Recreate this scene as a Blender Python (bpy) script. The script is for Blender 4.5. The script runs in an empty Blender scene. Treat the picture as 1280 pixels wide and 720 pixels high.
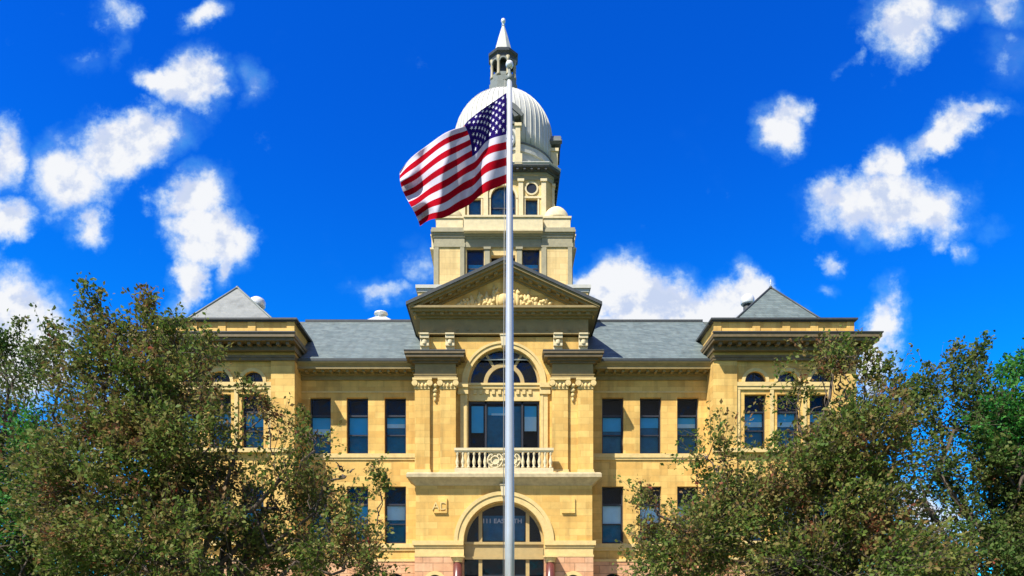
import bpy, math, random
import numpy as np
from mathutils import Vector, Matrix
R = math.radians
random.seed(7)
scene = bpy.context.scene
COL = scene.collection

# ------------------------------------------------------------------ camera
F = 924.0; VX = 630.0; VY = 773.0; EYE = 1.6      # focal length and vanishing point in pixels of the 1280 wide photograph
cam = bpy.data.cameras.new('camera'); cob = bpy.data.objects.new('camera', cam); COL.objects.link(cob)
cob.location = (0, 0, EYE); cob.rotation_euler = (R(90), 0, 0)
cam.sensor_width = 36; cam.lens = 36 * F / 1280
cam.shift_x = (640 - VX) / 1280; cam.shift_y = (VY - 360) / 1280
cam.clip_end = 6000
scene.camera = cob
# ------------------------------------------------------------------ sun
SUN_EL, SUN_AZ = 52, 44           # azimuth: degrees to the left of the facade normal
dv = Vector((math.sin(R(SUN_AZ)) * math.cos(R(SUN_EL)), math.cos(R(SUN_AZ)) * math.cos(R(SUN_EL)), -math.sin(R(SUN_EL))))
sl = bpy.data.lights.new('sun', 'SUN'); sl.energy = 5.0; sl.angle = R(.53); sl.color = (1, .955, .87)
so = bpy.data.objects.new('sun', sl); COL.objects.link(so); so.rotation_euler = dv.to_track_quat('-Z', 'Y').to_euler()
scene.view_settings.view_transform = 'Standard'; scene.view_settings.look = 'None'
scene.view_settings.exposure = 0.82; scene.view_settings.gamma = 1; scene.view_settings.use_curve_mapping = False
scene.cycles.max_bounces = 6; scene.cycles.transparent_max_bounces = 12

# ------------------------------------------------------------------ world: Nishita sky with cumulus clouds in sky direction space
W = bpy.data.worlds.new('World'); scene.world = W; W.use_nodes = True
nt = W.node_tree; nt.nodes.clear(); N = nt.nodes; L = nt.links
def nd(t, **k):
    n = N.new(t)
    for a, b in k.items(): setattr(n, a, b)
    return n
def setin(n, i, v):
    if isinstance(v, bpy.types.NodeSocket): L.new(v, n.inputs[i])
    else: n.inputs[i].default_value = v
def mth(op, a, b=0, c=None, clamp=False):
    n = nd('ShaderNodeMath', operation=op, use_clamp=clamp); setin(n, 0, a); setin(n, 1, b)
    if c is not None: setin(n, 2, c)
    return n.outputs[0]
def mixc(f, a, b, blend='MIX'):
    n = nd('ShaderNodeMix', data_type='RGBA', blend_type=blend); setin(n, 0, f); setin(n, 6, a); setin(n, 7, b); return n.outputs[2]
def smooth(x, a, b):
    n = nd('ShaderNodeMapRange', interpolation_type='SMOOTHSTEP'); setin(n, 0, x); n.inputs[1].default_value = a; n.inputs[2].default_value = b
    return n.outputs[0]
out = nd('ShaderNodeOutputWorld'); bg = nd('ShaderNodeBackground'); L.new(bg.outputs[0], out.inputs[0]); bg.inputs[1].default_value = 0.1
sky = nd('ShaderNodeTexSky', sky_type='NISHITA', sun_disc=False, sun_elevation=R(SUN_EL), sun_rotation=R(180 + SUN_AZ), air_density=1.0, dust_density=.3, ozone_density=3.0, altitude=300)
hs = nd('ShaderNodeHueSaturation'); hs.inputs['Saturation'].default_value = 1.25; hs.inputs['Value'].default_value = 1.0; L.new(sky.outputs[0], hs.inputs['Color'])
tc = nd('ShaderNodeTexCoord'); sep = nd('ShaderNodeSeparateXYZ'); L.new(tc.outputs['Generated'], sep.inputs[0])
dx, dy, dz = sep.outputs
blue = mixc(1.0, hs.outputs[0], mixc(smooth(dz, .60, .20), (0.02, .56, 1.46, 1), (.02, .80, 1.44, 1)), 'MULTIPLY')
ysafe = mth('MAXIMUM', dy, .02)
u = mth('DIVIDE', dx, ysafe); v = mth('DIVIDE', dz, ysafe)
uv = nd('ShaderNodeCombineXYZ'); L.new(u, uv.inputs[0]); L.new(v, uv.inputs[1])
def noise(vec, scale, detail, rough=.55, lac=2.1, col=False):
    n = nd('ShaderNodeTexNoise'); L.new(vec, n.inputs['Vector']); n.inputs['Scale'].default_value = scale; n.inputs['Detail'].default_value = detail
    n.inputs['Roughness'].default_value = rough; n.inputs['Lacunarity'].default_value = lac
    return n.outputs['Color' if col else 'Fac']
def vm(op, a, b):
    n = nd('ShaderNodeVectorMath', operation=op); setin(n, 0, a); setin(n, 1, b); return n.outputs[0]
w1 = vm('SUBTRACT', noise(uv.outputs[0], 9, 5, .6, col=True), (.5, .5, .5))
uvw = vm('ADD', uv.outputs[0], vm('MULTIPLY', w1, (.10, .085, 0)))
uvw = vm('ADD', uvw, vm('MULTIPLY', vm('SUBTRACT', noise(uv.outputs[0], 34, 4, .65, col=True), (.5, .5, .5)), (.022, .02, 0)))
# cumulus groups: centre, half width and half height (pixels), turn, strength
CL = [(155,178,72,34,18,1),(88,225,55,42,30,1),(110,280,24,26,0,.85),(178,165,48,30,0,1),(3,195,28,42,0,.9),(5,280,38,22,10,.85),
 (202,93,30,16,-20,.8),(245,102,36,34,-20,1),(315,105,18,24,15,.55),(255,18,26,15,15,.75),(142,18,24,24,0,.62),(146,60,14,26,-10,.42),(112,80,30,14,0,.28),
 (246,252,42,36,0,1.1),(262,298,44,32,-15,1.1),(232,350,17,46,0,.75),(275,332,16,28,-20,.7),(10,400,78,50,-20,1.05),(60,410,62,45,-30,.8),(-10,440,120,60,0,1),
 (488,358,38,15,5,.58),(525,332,30,24,0,.5),(505,300,14,10,0,.2),
 (776,352,36,36,0,1.25),(742,362,32,22,0,1.2),(828,388,64,42,-8,1.25),(893,385,58,34,10,1.2),(938,362,28,30,30,1.1),(800,412,110,40,0,1.2),
 (981,162,32,28,35,1),(1000,140,14,14,40,.55),(1130,32,50,40,35,1),(1180,22,46,24,10,.6),(1255,12,34,24,-30,.72),(1262,65,30,34,0,.35),(1058,85,40,8,30,.3),
 (1182,168,58,22,42,1),(1226,132,34,13,0,.7),(1112,258,80,36,0,1.05),(1060,240,50,26,15,.8),(1178,262,40,34,0,.9),(1120,215,26,30,0,.9),
 (1204,315,17,16,-30,.7),(1240,285,24,14,0,.35),(1046,332,14,15,20,.55),(1038,366,16,10,0,.4),(1106,398,22,40,-15,.9),(1094,455,26,42,-10,1.0),(1075,500,40,30,0,.6),(140,520,60,60,0,.75),(1160,650,60,50,0,.8)]
field = None
for (px, py, rx, ry, an, st) in CL:
    mp = nd('ShaderNodeMapping', vector_type='TEXTURE'); L.new(uvw, mp.inputs[0])
    mp.inputs['Location'].default_value = ((px - VX) / F, (VY - py) / F, 0); mp.inputs['Rotation'].default_value = (0, 0, R(an)); mp.inputs['Scale'].default_value = (rx / F, ry / F, 1)
    ln = nd('ShaderNodeVectorMath', operation='LENGTH'); L.new(mp.outputs[0], ln.inputs[0])
    m = nd('ShaderNodeMapRange', interpolation_type='LINEAR'); L.new(ln.outputs['Value'], m.inputs[0])
    m.inputs[1].default_value = 1.68; m.inputs[2].default_value = .35; m.inputs[3].default_value = 0; m.inputs[4].default_value = st
    field = m.outputs[0] if field is None else mth('MAXIMUM', field, m.outputs[0])
fb = noise(uv.outputs[0], 13, 9, .59)
fbl = noise(uv.outputs[0], 5, 5, .6)
dens = mth('ADD', field, mth('MULTIPLY', mth('SUBTRACT', fb, .5), 1.5))
alpha = smooth(dens, .22, .90)
wisp = mth('MULTIPLY', smooth(mth('ADD', field, mth('MULTIPLY', mth('SUBTRACT', fbl, .5), .8)), .08, .7), .26)
alpha = mth('MAXIMUM', alpha, wisp)
front = smooth(dy, .05, .15)
alpha = mth('MULTIPLY', alpha, front)
# unseen cumulus added behind and beside the view, for a whiter fill light
gen = tc.outputs['Generated']
nb = noise(gen, 3.2, 7, .6)
back = mth('MULTIPLY', smooth(nb, .42, .56), mth('MULTIPLY', mth('SUBTRACT', 1, smooth(dy, -.1, .25)), smooth(dz, -.02, .05)))
alpha = mth('MAXIMUM', alpha, back)
lit = mth('SUBTRACT', noise(vm('ADD', uv.outputs[0], (-.016, .02, 0)), 13, 5, .56), noise(uv.outputs[0], 13, 5, .56))       # the side away from the sun is greyer
shade = smooth(mth('ADD', mth('ADD', noise(uv.outputs[0], 17, 4, .55), mth('MULTIPLY', lit, 1.6)), mth('MULTIPLY', mth('SUBTRACT', dens, .9), -.12)), .42, .70)
edge = mixc(smooth(dens, .2, .85), (1.3, 4.2, 5.9, 1), (5.2, 5.3, 5.5, 1))
ccol = mixc(mth('MULTIPLY', mth('MULTIPLY', shade, smooth(dens, .45, .95)), .95), edge, (3.2, 3.75, 5.0, 1))
ccol = mixc(front, (3.5, 3.2, 2.7, 1), ccol)  # warm tint of the added fill clouds
skyc = mixc(alpha, blue, ccol)
L.new(skyc, bg.inputs[0])

# ------------------------------------------------------------------ materials
MATS = {}
def mat(name, base, rough=.8, metal=0, var=.12, scale=3, bump=.15, brick=None, spec=.5, col2=None, nscale2=14):
    m = bpy.data.materials.new(name); m.use_nodes = True; t = m.node_tree; b = t.nodes['Principled BSDF']
    b.inputs['Roughness'].default_value = rough; b.inputs['Metallic'].default_value = metal; b.inputs['Specular IOR Level'].default_value = spec
    g = t.nodes.new('ShaderNodeNewGeometry'); pos = g.outputs['Position']
    n = t.nodes.new('ShaderNodeTexNoise'); n.inputs['Scale'].default_value = scale; n.inputs['Detail'].default_value = 6; n.inputs['Roughness'].default_value = .65
    t.links.new(pos, n.inputs['Vector'])
    mr = t.nodes.new('ShaderNodeMapRange'); t.links.new(n.outputs[0], mr.inputs[0]); mr.inputs[1].default_value = .3; mr.inputs[2].default_value = .7
    mx = t.nodes.new('ShaderNodeMix'); mx.data_type = 'RGBA'; t.links.new(mr.outputs[0], mx.inputs[0])
    c2 = col2 or tuple(min(1, c * (1 - var * 1.4)) for c in base); c1 = base if col2 else tuple(min(1, c * (1 + var)) for c in base)
    mx.inputs[6].default_value = (*c1, 1); mx.inputs[7].default_value = (*c2, 1); colr = mx.outputs[2]; hgt = n.outputs[0]
    if brick:
        bw, bh, mortar, mv, lo = brick       # block width, course height, joint, mortar darkness, block variation
        s = t.nodes.new('ShaderNodeSeparateXYZ'); t.links.new(pos, s.inputs[0])
        a = t.nodes.new('ShaderNodeMath'); a.operation = 'ADD'; t.links.new(s.outputs[0], a.inputs[0]); t.links.new(s.outputs[1], a.inputs[1])
        c = t.nodes.new('ShaderNodeCombineXYZ'); t.links.new(a.outputs[0], c.inputs[0]); t.links.new(s.outputs[2], c.inputs[1])
        bt = t.nodes.new('ShaderNodeTexBrick'); t.links.new(c.outputs[0], bt.inputs['Vector']); bt.inputs['Scale'].default_value = 1
        bt.inputs['Brick Width'].default_value = bw; bt.inputs['Row Height'].default_value = bh; bt.inputs['Mortar Size'].default_value = mortar; bt.inputs['Mortar Smooth'].default_value = .3
        bt.inputs['Color1'].default_value = (1, 1, 1, 1); bt.inputs['Color2'].default_value = (lo[0], lo[1], lo[2], 1); bt.inputs['Mortar'].default_value = (mv, mv * .96, mv * .9, 1); bt.inputs['Bias'].default_value = -.1
        m2 = t.nodes.new('ShaderNodeMix'); m2.data_type = 'RGBA'; m2.blend_type = 'MULTIPLY'; m2.inputs[0].default_value = 1
        t.links.new(colr, m2.inputs[6]); t.links.new(bt.outputs['Color'], m2.inputs[7]); colr = m2.outputs[2]
        # rain streaks and grime of the stone
        st = t.nodes.new('ShaderNodeTexNoise'); st.inputs['Scale'].default_value = 1; st.inputs['Detail'].default_value = 5
        sc = t.nodes.new('ShaderNodeVectorMath'); sc.operation = 'MULTIPLY'; sc.inputs[1].default_value = (2.6, 2.6, .22); t.links.new(pos, sc.inputs[0]); t.links.new(sc.outputs[0], st.inputs['Vector'])
        r2 = t.nodes.new('ShaderNodeMapRange'); t.links.new(st.outputs[0], r2.inputs[0]); r2.inputs[1].default_value = .5; r2.inputs[2].default_value = .75; r2.inputs[3].default_value = 1; r2.inputs[4].default_value = .72
        m3 = t.nodes.new('ShaderNodeMix'); m3.data_type = 'RGBA'; m3.blend_type = 'MULTIPLY'; m3.inputs[0].default_value = 1
        t.links.new(colr, m3.inputs[6]); t.links.new(r2.outputs[0], m3.inputs[7]); colr = m3.outputs[2]
        ad = t.nodes.new('ShaderNodeMath'); ad.operation = 'MULTIPLY_ADD'; t.links.new(n.outputs[0], ad.inputs[0]); ad.inputs[1].default_value = .5
        iv = t.nodes.new('ShaderNodeMath'); iv.operation = 'SUBTRACT'; iv.inputs[0].default_value = 1; t.links.new(bt.outputs['Fac'], iv.inputs[1]); t.links.new(iv.outputs[0], ad.inputs[2]); hgt = ad.outputs[0]
    t.links.new(colr, b.inputs['Base Color'])
    if bump:
        bp = t.nodes.new('ShaderNodeBump'); bp.inputs['Strength'].default_value = bump; bp.inputs['Distance'].default_value = .03; t.links.new(hgt, bp.inputs['Height']); t.links.new(bp.outputs[0], b.inputs['Normal'])
    MATS[name] = m; return m
mat('stone', (.72, .47, .135), .85, var=.14, scale=1.1, bump=.3, brick=(.95, .36, .011, .74, (.80, .70, .56)))
mat('stone_trim', (.64, .47, .19), .8, var=.10, scale=4, bump=.15)
mat('stone_pale', (.62, .52, .31), .8, var=.10, scale=4, bump=.15)
mat('stone_pink', (.66, .38, .21), .9, var=.14, scale=2.2, bump=.7, brick=(1.1, .46, .022, .62, (.84, .72, .62)))
mat('weathered_trim', (.46, .37, .21), .85, var=.2, scale=3, bump=.2)
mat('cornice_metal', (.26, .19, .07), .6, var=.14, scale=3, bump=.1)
mat('dark_metal', (.045, .05, .05), .5, var=.2, scale=5, bump=.1)
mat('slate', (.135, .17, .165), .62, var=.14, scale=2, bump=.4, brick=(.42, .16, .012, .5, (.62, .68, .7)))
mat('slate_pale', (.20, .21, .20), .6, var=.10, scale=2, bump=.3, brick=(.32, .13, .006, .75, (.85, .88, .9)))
mat('tower_stone', (.68, .50, .22), .85, var=.09, scale=1.6, bump=.25, brick=(.8, .36, .012, .8, (.9, .87, .8)))
mat('tower_trim', (.30, .265, .16), .6, var=.12, scale=4, bump=.1)
mat('tower_metal', (.48, .475, .41), .5, var=.10, scale=4, bump=.1)
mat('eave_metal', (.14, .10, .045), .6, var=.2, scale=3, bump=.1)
mat('hood_metal', (.10, .11, .10), .5, var=.2, scale=5, bump=.1)
mat('dome_metal', (.50, .495, .455), .5, var=.09, scale=2.5, bump=.1)
mat('grey_metal', (.16, .18, .16), .55, var=.15, scale=6, bump=.1)
mat('white_metal', (.78, .78, .76), .35, metal=.3, var=.04, scale=6, bump=.05)
mat('granite_red', (.13, .035, .028), .3, var=.3, scale=40, bump=.05)
mat('frame_dark', (.02, .022, .03), .45, var=.1, bump=0)
mat('frame_tan', (.42, .30, .12), .55, var=.1, bump=.05)
mat('frame_pale', (.55, .50, .36), .55, var=.1, bump=.05)
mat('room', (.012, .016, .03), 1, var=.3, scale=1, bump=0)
mat('blind_blue', (.06, .50, .74), .8, var=.06, scale=2, bump=0)
mat('blind_white', (.70, .88, .90), .8, var=.06, scale=2, bump=0)
mat('reflection_teal', (.02, .18, .28), .8, var=.2, scale=2, bump=0)  # teal of the glass reflections, put into sheets behind the panes
mat('lettering', (.36, .40, .45), .6, var=.02, bump=0)
mat('pole_metal', (.52, .54, .54), .33, metal=.4, var=.04, scale=3, bump=.03)
mat('rope', (.30, .29, .26), .9, var=.05, bump=0)
mat('concrete', (.42, .40, .36), .9, var=.12, scale=2, bump=.2)
mat('lawn', (.07, .12, .025), 1, var=.3, scale=2.5, bump=.6, col2=(.045, .075, .02))
mat('asphalt', (.05, .05, .052), .9, var=.15, scale=8, bump=.3)
mat('paint_white', (.75, .75, .72), .8, var=.05, bump=0)
mat('bark', (.10, .075, .055), .95, var=.3, scale=14, bump=.6)
def glass(name, tint, ior):
    m = bpy.data.materials.new(name); m.use_nodes = True; t = m.node_tree; t.nodes.clear()
    o = t.nodes.new('ShaderNodeOutputMaterial'); mx = t.nodes.new('ShaderNodeMixShader'); fr = t.nodes.new('ShaderNodeFresnel'); fr.inputs[0].default_value = ior
    tr = t.nodes.new('ShaderNodeBsdfTransparent'); tr.inputs[0].default_value = (*tint, 1); gl = t.nodes.new('ShaderNodeBsdfGlossy'); gl.inputs['Roughness'].default_value = .03; gl.inputs[0].default_value = (.85, .92, 1, 1)
    g = t.nodes.new('ShaderNodeNewGeometry'); n = t.nodes.new('ShaderNodeTexNoise'); n.inputs['Scale'].default_value = 1.3; t.links.new(g.outputs['Position'], n.inputs['Vector'])
    bp = t.nodes.new('ShaderNodeBump'); bp.inputs['Strength'].default_value = .3; bp.inputs['Distance'].default_value = .15; t.links.new(n.outputs[0], bp.inputs['Height']); t.links.new(bp.outputs[0], gl.inputs['Normal'])
    t.links.new(fr.outputs[0], mx.inputs[0]); t.links.new(tr.outputs[0], mx.inputs[1]); t.links.new(gl.outputs[0], mx.inputs[2]); t.links.new(mx.outputs[0], o.inputs[0]); MATS[name] = m
glass('glass', (.86, .92, .97), 1.33)
glass('glass_clear', (.9, .95, 1), 1.5)
def cloth(name, c):
    m = bpy.data.materials.new(name); m.use_nodes = True; t = m.node_tree; t.nodes.clear()
    o = t.nodes.new('ShaderNodeOutputMaterial'); mx = t.nodes.new('ShaderNodeMixShader'); mx.inputs[0].default_value = .22
    d = t.nodes.new('ShaderNodeBsdfDiffuse'); tr = t.nodes.new('ShaderNodeBsdfTranslucent')
    w = t.nodes.new('ShaderNodeTexNoise'); w.inputs['Scale'].default_value = 30; cm = t.nodes.new('ShaderNodeMix'); cm.data_type = 'RGBA'
    t.links.new(w.outputs[0], cm.inputs[0]); cm.inputs[6].default_value = (*c, 1); cm.inputs[7].default_value = (*[x * .85 for x in c], 1)
    t.links.new(cm.outputs[2], d.inputs[0]); t.links.new(cm.outputs[2], tr.inputs[0])
    t.links.new(d.outputs[0], mx.inputs[1]); t.links.new(tr.outputs[0], mx.inputs[2]); t.links.new(mx.outputs[0], o.inputs[0]); MATS[name] = m
cloth('flag_white', (.58, .56, .64)); cloth('flag_red', (.36, .005, .014)); cloth('flag_blue', (.020, .010, .12)); cloth('flag_star', (.82, .82, .9))
def leafmat(name, stops, bright=1):
    m = bpy.data.materials.new(name); m.use_nodes = True; t = m.node_tree; t.nodes.clear()
    o = t.nodes.new('ShaderNodeOutputMaterial'); mx = t.nodes.new('ShaderNodeMixShader'); mx.inputs[0].default_value = .38
    d = t.nodes.new('ShaderNodeBsdfPrincipled'); d.inputs['Roughness'].default_value = .6; d.inputs['Specular IOR Level'].default_value = .18; tr = t.nodes.new('ShaderNodeBsdfTranslucent')
    g = t.nodes.new('ShaderNodeNewGeometry'); n = t.nodes.new('ShaderNodeTexNoise'); n.inputs['Scale'].default_value = .9; n.inputs['Detail'].default_value = 4; n.inputs['Roughness'].default_value = .7
    t.links.new(g.outputs['Position'], n.inputs['Vector'])
    a = t.nodes.new('ShaderNodeMath'); a.operation = 'MULTIPLY_ADD'; t.links.new(g.outputs['Random Per Island'], a.inputs[0]); a.inputs[1].default_value = .42
    b = t.nodes.new('ShaderNodeMapRange'); t.links.new(n.outputs[0], b.inputs[0]); b.inputs[1].default_value = .25; b.inputs[2].default_value = .75; b.inputs[3].default_value = -.05; b.inputs[4].default_value = .72
    t.links.new(b.outputs[0], a.inputs[2])
    cr = t.nodes.new('ShaderNodeValToRGB'); t.links.new(a.outputs[0], cr.inputs[0]); e = cr.color_ramp.elements
    for i, (p, c) in enumerate(stops):
        el = e[i] if i < 2 else e.new(p)
        el.position = p; el.color = (*[x * bright for x in c], 1)
    t.links.new(cr.outputs[0], d.inputs['Base Color']); t.links.new(cr.outputs[0], tr.inputs[0])
    t.links.new(d.outputs[0], mx.inputs[1]); t.links.new(tr.outputs[0], mx.inputs[2]); t.links.new(mx.outputs[0], o.inputs[0]); MATS[name] = m
leafmat('leaf_olive', [(0, (.045, .095, .014)), (1, (.24, .05, .03)), (.38, (.095, .155, .024)), (.62, (.17, .165, .04)), (.84, (.21, .11, .045))], 1.05)
leafmat('leaf_dark', [(0, (.030, .085, .024)), (1, (.20, .05, .03)), (.4, (.075, .135, .026)), (.8, (.14, .15, .04))], 1.0)
leafmat('leaf_green', [(0, (.02, .12, .02)), (1, (.10, .24, .03)), (.5, (.04, .18, .03))], 1.1)

# ------------------------------------------------------------------ mesh helpers
class MB:
    def __init__(s): s.v = []; s.f = []; s.mi = []; s.m = 0; s.sm = []
    def add(s, vs, fs, smooth=False):
        o = len(s.v); s.v += [tuple(p) for p in vs]
        for f in fs: s.f.append([o + i for i in f]); s.mi.append(s.m); s.sm.append(smooth)
        return s
    def box(s, x0, x1, y0, y1, z0, z1):
        x0, x1 = min(x0, x1), max(x0, x1); y0, y1 = min(y0, y1), max(y0, y1); z0, z1 = min(z0, z1), max(z0, z1)
        return s.add([(x0,y0,z0),(x1,y0,z0),(x1,y1,z0),(x0,y1,z0),(x0,y0,z1),(x1,y0,z1),(x1,y1,z1),(x0,y1,z1)],
              [(0,3,2,1),(4,5,6,7),(0,1,5,4),(1,2,6,5),(2,3,7,6),(3,0,4,7)])
    def xz(s, pts, y0, y1):          # polygon in X-Z extruded in Y
        n = len(pts); return s.add([(x, y0, z) for x, z in pts] + [(x, y1, z) for x, z in pts],
              [tuple(range(n)), tuple(range(2*n-1, n-1, -1))] + [(i, n+i, n+(i+1) % n, (i+1) % n) for i in range(n)])
    def yz(s, pts, x0, x1):
        n = len(pts); return s.add([(x0, y, z) for y, z in pts] + [(x1, y, z) for y, z in pts],
              [tuple(range(n)), tuple(range(2*n-1, n-1, -1))] + [(i, n+i, n+(i+1) % n, (i+1) % n) for i in range(n)])
    def lathe(s, prof, cx, cy, n=24, smooth=True, rot=0, sq=None):      # prof: (r, z)
        vs = []
        for r, z in prof:
            for k in range(n):
                a = 2*math.pi*k/n + rot; vs.append((cx + r*math.cos(a), cy + r*math.sin(a), z))
        fs = [(j*n+k, j*n+(k+1) % n, (j+1)*n+(k+1) % n, (j+1)*n+k) for j in range(len(prof)-1) for k in range(n)]
        fs.append(tuple(range(n-1, -1, -1))); m = (len(prof)-1)*n; fs.append(tuple(range(m, m+n)))
        return s.add(vs, fs, smooth)
    def sweep(s, path, prof, closed=False):   # path: XY points, outward = right-hand side of travel; prof: (out, z) bottom to top
        n = len(path); P = [Vector(p) for p in path]; vs = []
        for i in range(n):
            a = P[i] - P[i-1] if (i > 0 or closed) else P[1] - P[0]; b = P[(i+1) % n] - P[i] if (i < n-1 or closed) else P[i] - P[i-1]
            a.normalize(); b.normalize(); na = Vector((a.y, -a.x)); nb_ = Vector((b.y, -b.x)); m = na + nb_; m /= max(.2, m.dot(na))
            for o, z in prof: q = P[i] + m*o; vs.append((q.x, q.y, z))
        k = len(prof); segs = n if closed else n-1
        fs = [(i*k+j, ((i+1) % n)*k+j, ((i+1) % n)*k+(j+1) % k, i*k+(j+1) % k) for i in range(segs) for j in range(k)]
        if not closed: fs += [tuple(range(k)), tuple(range(n*k-1, (n-1)*k-1, -1))]
        return s.add(vs, fs)
    def arch(s, cx, cz, r0, r1, y0, y1, n=28, a0=0, a1=math.pi):     # half ring
        vs = []
        for i in range(n+1):
            a = a0 + (a1-a0)*i/n; c, d = math.cos(a), math.sin(a)
            for r in (r0, r1):
                for y in (y0, y1): vs.append((cx+r*c, y, cz+r*d))
        fs = []
        for i in range(n):
            o = 4*i; fs += [(o, o+4, o+6, o+2), (o+1, o+3, o+7, o+5), (o, o+1, o+5, o+4), (o+2, o+6, o+7, o+3)]
        fs += [(0, 2, 3, 1), (4*n, 4*n+1, 4*n+3, 4*n+2)]
        return s.add(vs, fs)
    def spandrel(s, cx, cz, r, x0, x1, ztop, y0, y1, n=28):          # wall between a half round opening and a rectangle
        vs = []
        for i in range(n+1):
            a = math.pi*i/n; px, pz = cx+r*math.cos(a), cz+r*math.sin(a)
            tx = x1 + (x0-x1)*i/n
            if i == 0: t = (x1, cz)
            elif i == n: t = (x0, cz)
            else:
                k = max(abs(math.cos(a))/max(1e-6, (x1-cx)), abs(math.sin(a))/(ztop-cz)); t = (cx+math.cos(a)/k, cz+math.sin(a)/k)
            for y in (y0, y1): vs += [(px, y, pz), (t[0], y, t[1])]
        fs = []
        for i in range(n):
            o = 4*i; fs += [(o, o+1, o+5, o+4), (o+2, o+6, o+7, o+3), (o, o+4, o+6, o+2)]
        s.add(vs, fs)
        # exact corners
        for X in (x0, x1):
            pts = [v for v in vs if v[1] == y0 and (abs(v[2]-ztop) < 1e-6 or abs(v[0]-X) < 1e-6)]
            pa = [v for v in pts if abs(v[0]-X) < 1e-6]; pb = [v for v in pts if abs(v[2]-ztop) < 1e-6]
            a_ = max(pa, key=lambda q: q[2]); b_ = min(pb, key=lambda q: abs(q[0]-X))
            s.add([a_, b_, (X, y0, ztop)], [(0, 1, 2)])
        return s
    def wall(s, x0, x1, z0, z1, yf, th, holes):     # holes: (xa, xb, za, zb) rectangles, or with 5th item 'arch' = rectangle topped by a half round
        xs = sorted({x0, x1} | {h[0] for h in holes} | {h[1] for h in holes})
        full = []
        for h in holes:
            if len(h) == 5: r = (h[1]-h[0])/2; full.append((h[0], h[1], h[2], h[3]+r)); s.spandrel((h[0]+h[1])/2, h[3], r-.001, h[0], h[1], h[3]+r+.02, yf, yf+th); full[-1] = (h[0], h[1], h[2], h[3]+r+.02)
            else: full.append(h[:4])
        for xa, xb in zip(xs, xs[1:]):
            hs_ = sorted([(h[2], h[3]) for h in full if h[0] <= xa+1e-6 and h[1] >= xb-1e-6]); z = z0
            for a, b in hs_:
                if a > z+1e-6: s.box(xa, xb, yf, yf+th, z, a)
                z = b
            if z < z1-1e-6: s.box(xa, xb, yf, yf+th, z, z1)
        return s
    def tube(s, pts, rads, n=6):
        P = [Vector(p) for p in pts]; vs = []
        for i, p in enumerate(P):
            d = (P[min(i+1, len(P)-1)] - P[max(i-1, 0)]).normalized(); a = d.orthogonal().normalized(); b = d.cross(a)
            for k in range(n): t = 2*math.pi*k/n; vs.append(p + (a*math.cos(t)+b*math.sin(t))*rads[i])
        fs = [(i*n+k, i*n+(k+1) % n, (i+1)*n+(k+1) % n, (i+1)*n+k) for i in range(len(P)-1) for k in range(n)]
        fs += [tuple(range(n-1, -1, -1)), tuple(range((len(P)-1)*n, len(P)*n))]
        return s.add(vs, fs, True)
    def build(s, name, mats, parent=None, bevel=0):
        me = bpy.data.meshes.new(name); me.from_pydata(s.v, [], s.f)
        for m in (mats if isinstance(mats, (list, tuple)) else [mats]): me.materials.append(MATS[m])
        me.polygons.foreach_set('material_index', s.mi); me.polygons.foreach_set('use_smooth', s.sm)
        me.update(); o = bpy.data.objects.new(name, me); COL.objects.link(o)
        if parent: o.parent = parent
        if bevel: b = o.modifiers.new('bevel', 'BEVEL'); b.width = bevel; b.segments = 2; b.limit_method = 'ANGLE'
        return o
def tag(o, label, cat, group=None):
    o['label'] = label; o['category'] = cat
    if group: o['group'] = group
    return o
def struct(o): o['kind'] = 'structure'; return o
def empty(name, loc=(0, 0, 0)):
    o = bpy.data.objects.new(name, None); o.location = loc; COL.objects.link(o); return o

# ------------------------------------------------------------------ ground
g = MB(); g.box(-2000, 2000, -2000, 2000, -.5, 0); struct(g.build('lawn', 'lawn'))
g = MB(); g.box(-2.6, 2.6, 21.6, 34.6, -.1, .02); g.box(-2.6, 2.6, 3, 18.4, -.1, .02); g.box(-2.6, -1.7, 18.4, 21.6, -.1, .02); g.box(1.9, 2.6, 18.4, 21.6, -.1, .02); struct(g.build('path', 'concrete'))
g = MB(); g.box(-9, 9, 34.6, 41.2, -.1, .02); struct(g.build('bounce_paving', 'concrete'))  # unseen paving, added to bounce warm sunlight onto the shaded stone
g = MB(); g.lathe([(1.5, -.1), (1.5, .05)], .15, 20, 40, False); struct(g.build('path_ring', 'concrete'))
g = MB(); g.box(-300, 300, -1.2, 1.4, -.1, .13); struct(g.build('pavement', 'concrete'))
g = MB(); g.box(-300, 300, -10.5, -1.2, -.2, .004); struct(g.build('road', 'asphalt'))
g = MB(); [g.box(x, x+3, -5.92, -5.8, .004, .009) for x in range(-80, 80, 9)]; struct(g.build('road_marking', 'paint_white'))

# ------------------------------------------------------------------ courthouse
CH = empty('courthouse', (0, 0, 0))
tag(CH, 'yellow stone courthouse with pedimented entrance bay, slate roofs and a domed clock tower', 'courthouse')
YM = 42.0      # main wall face
YP = 40.6      # corner pavilion face
YB = 41.0      # entrance bay upper wall face
rnd = random.Random(3)

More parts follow.
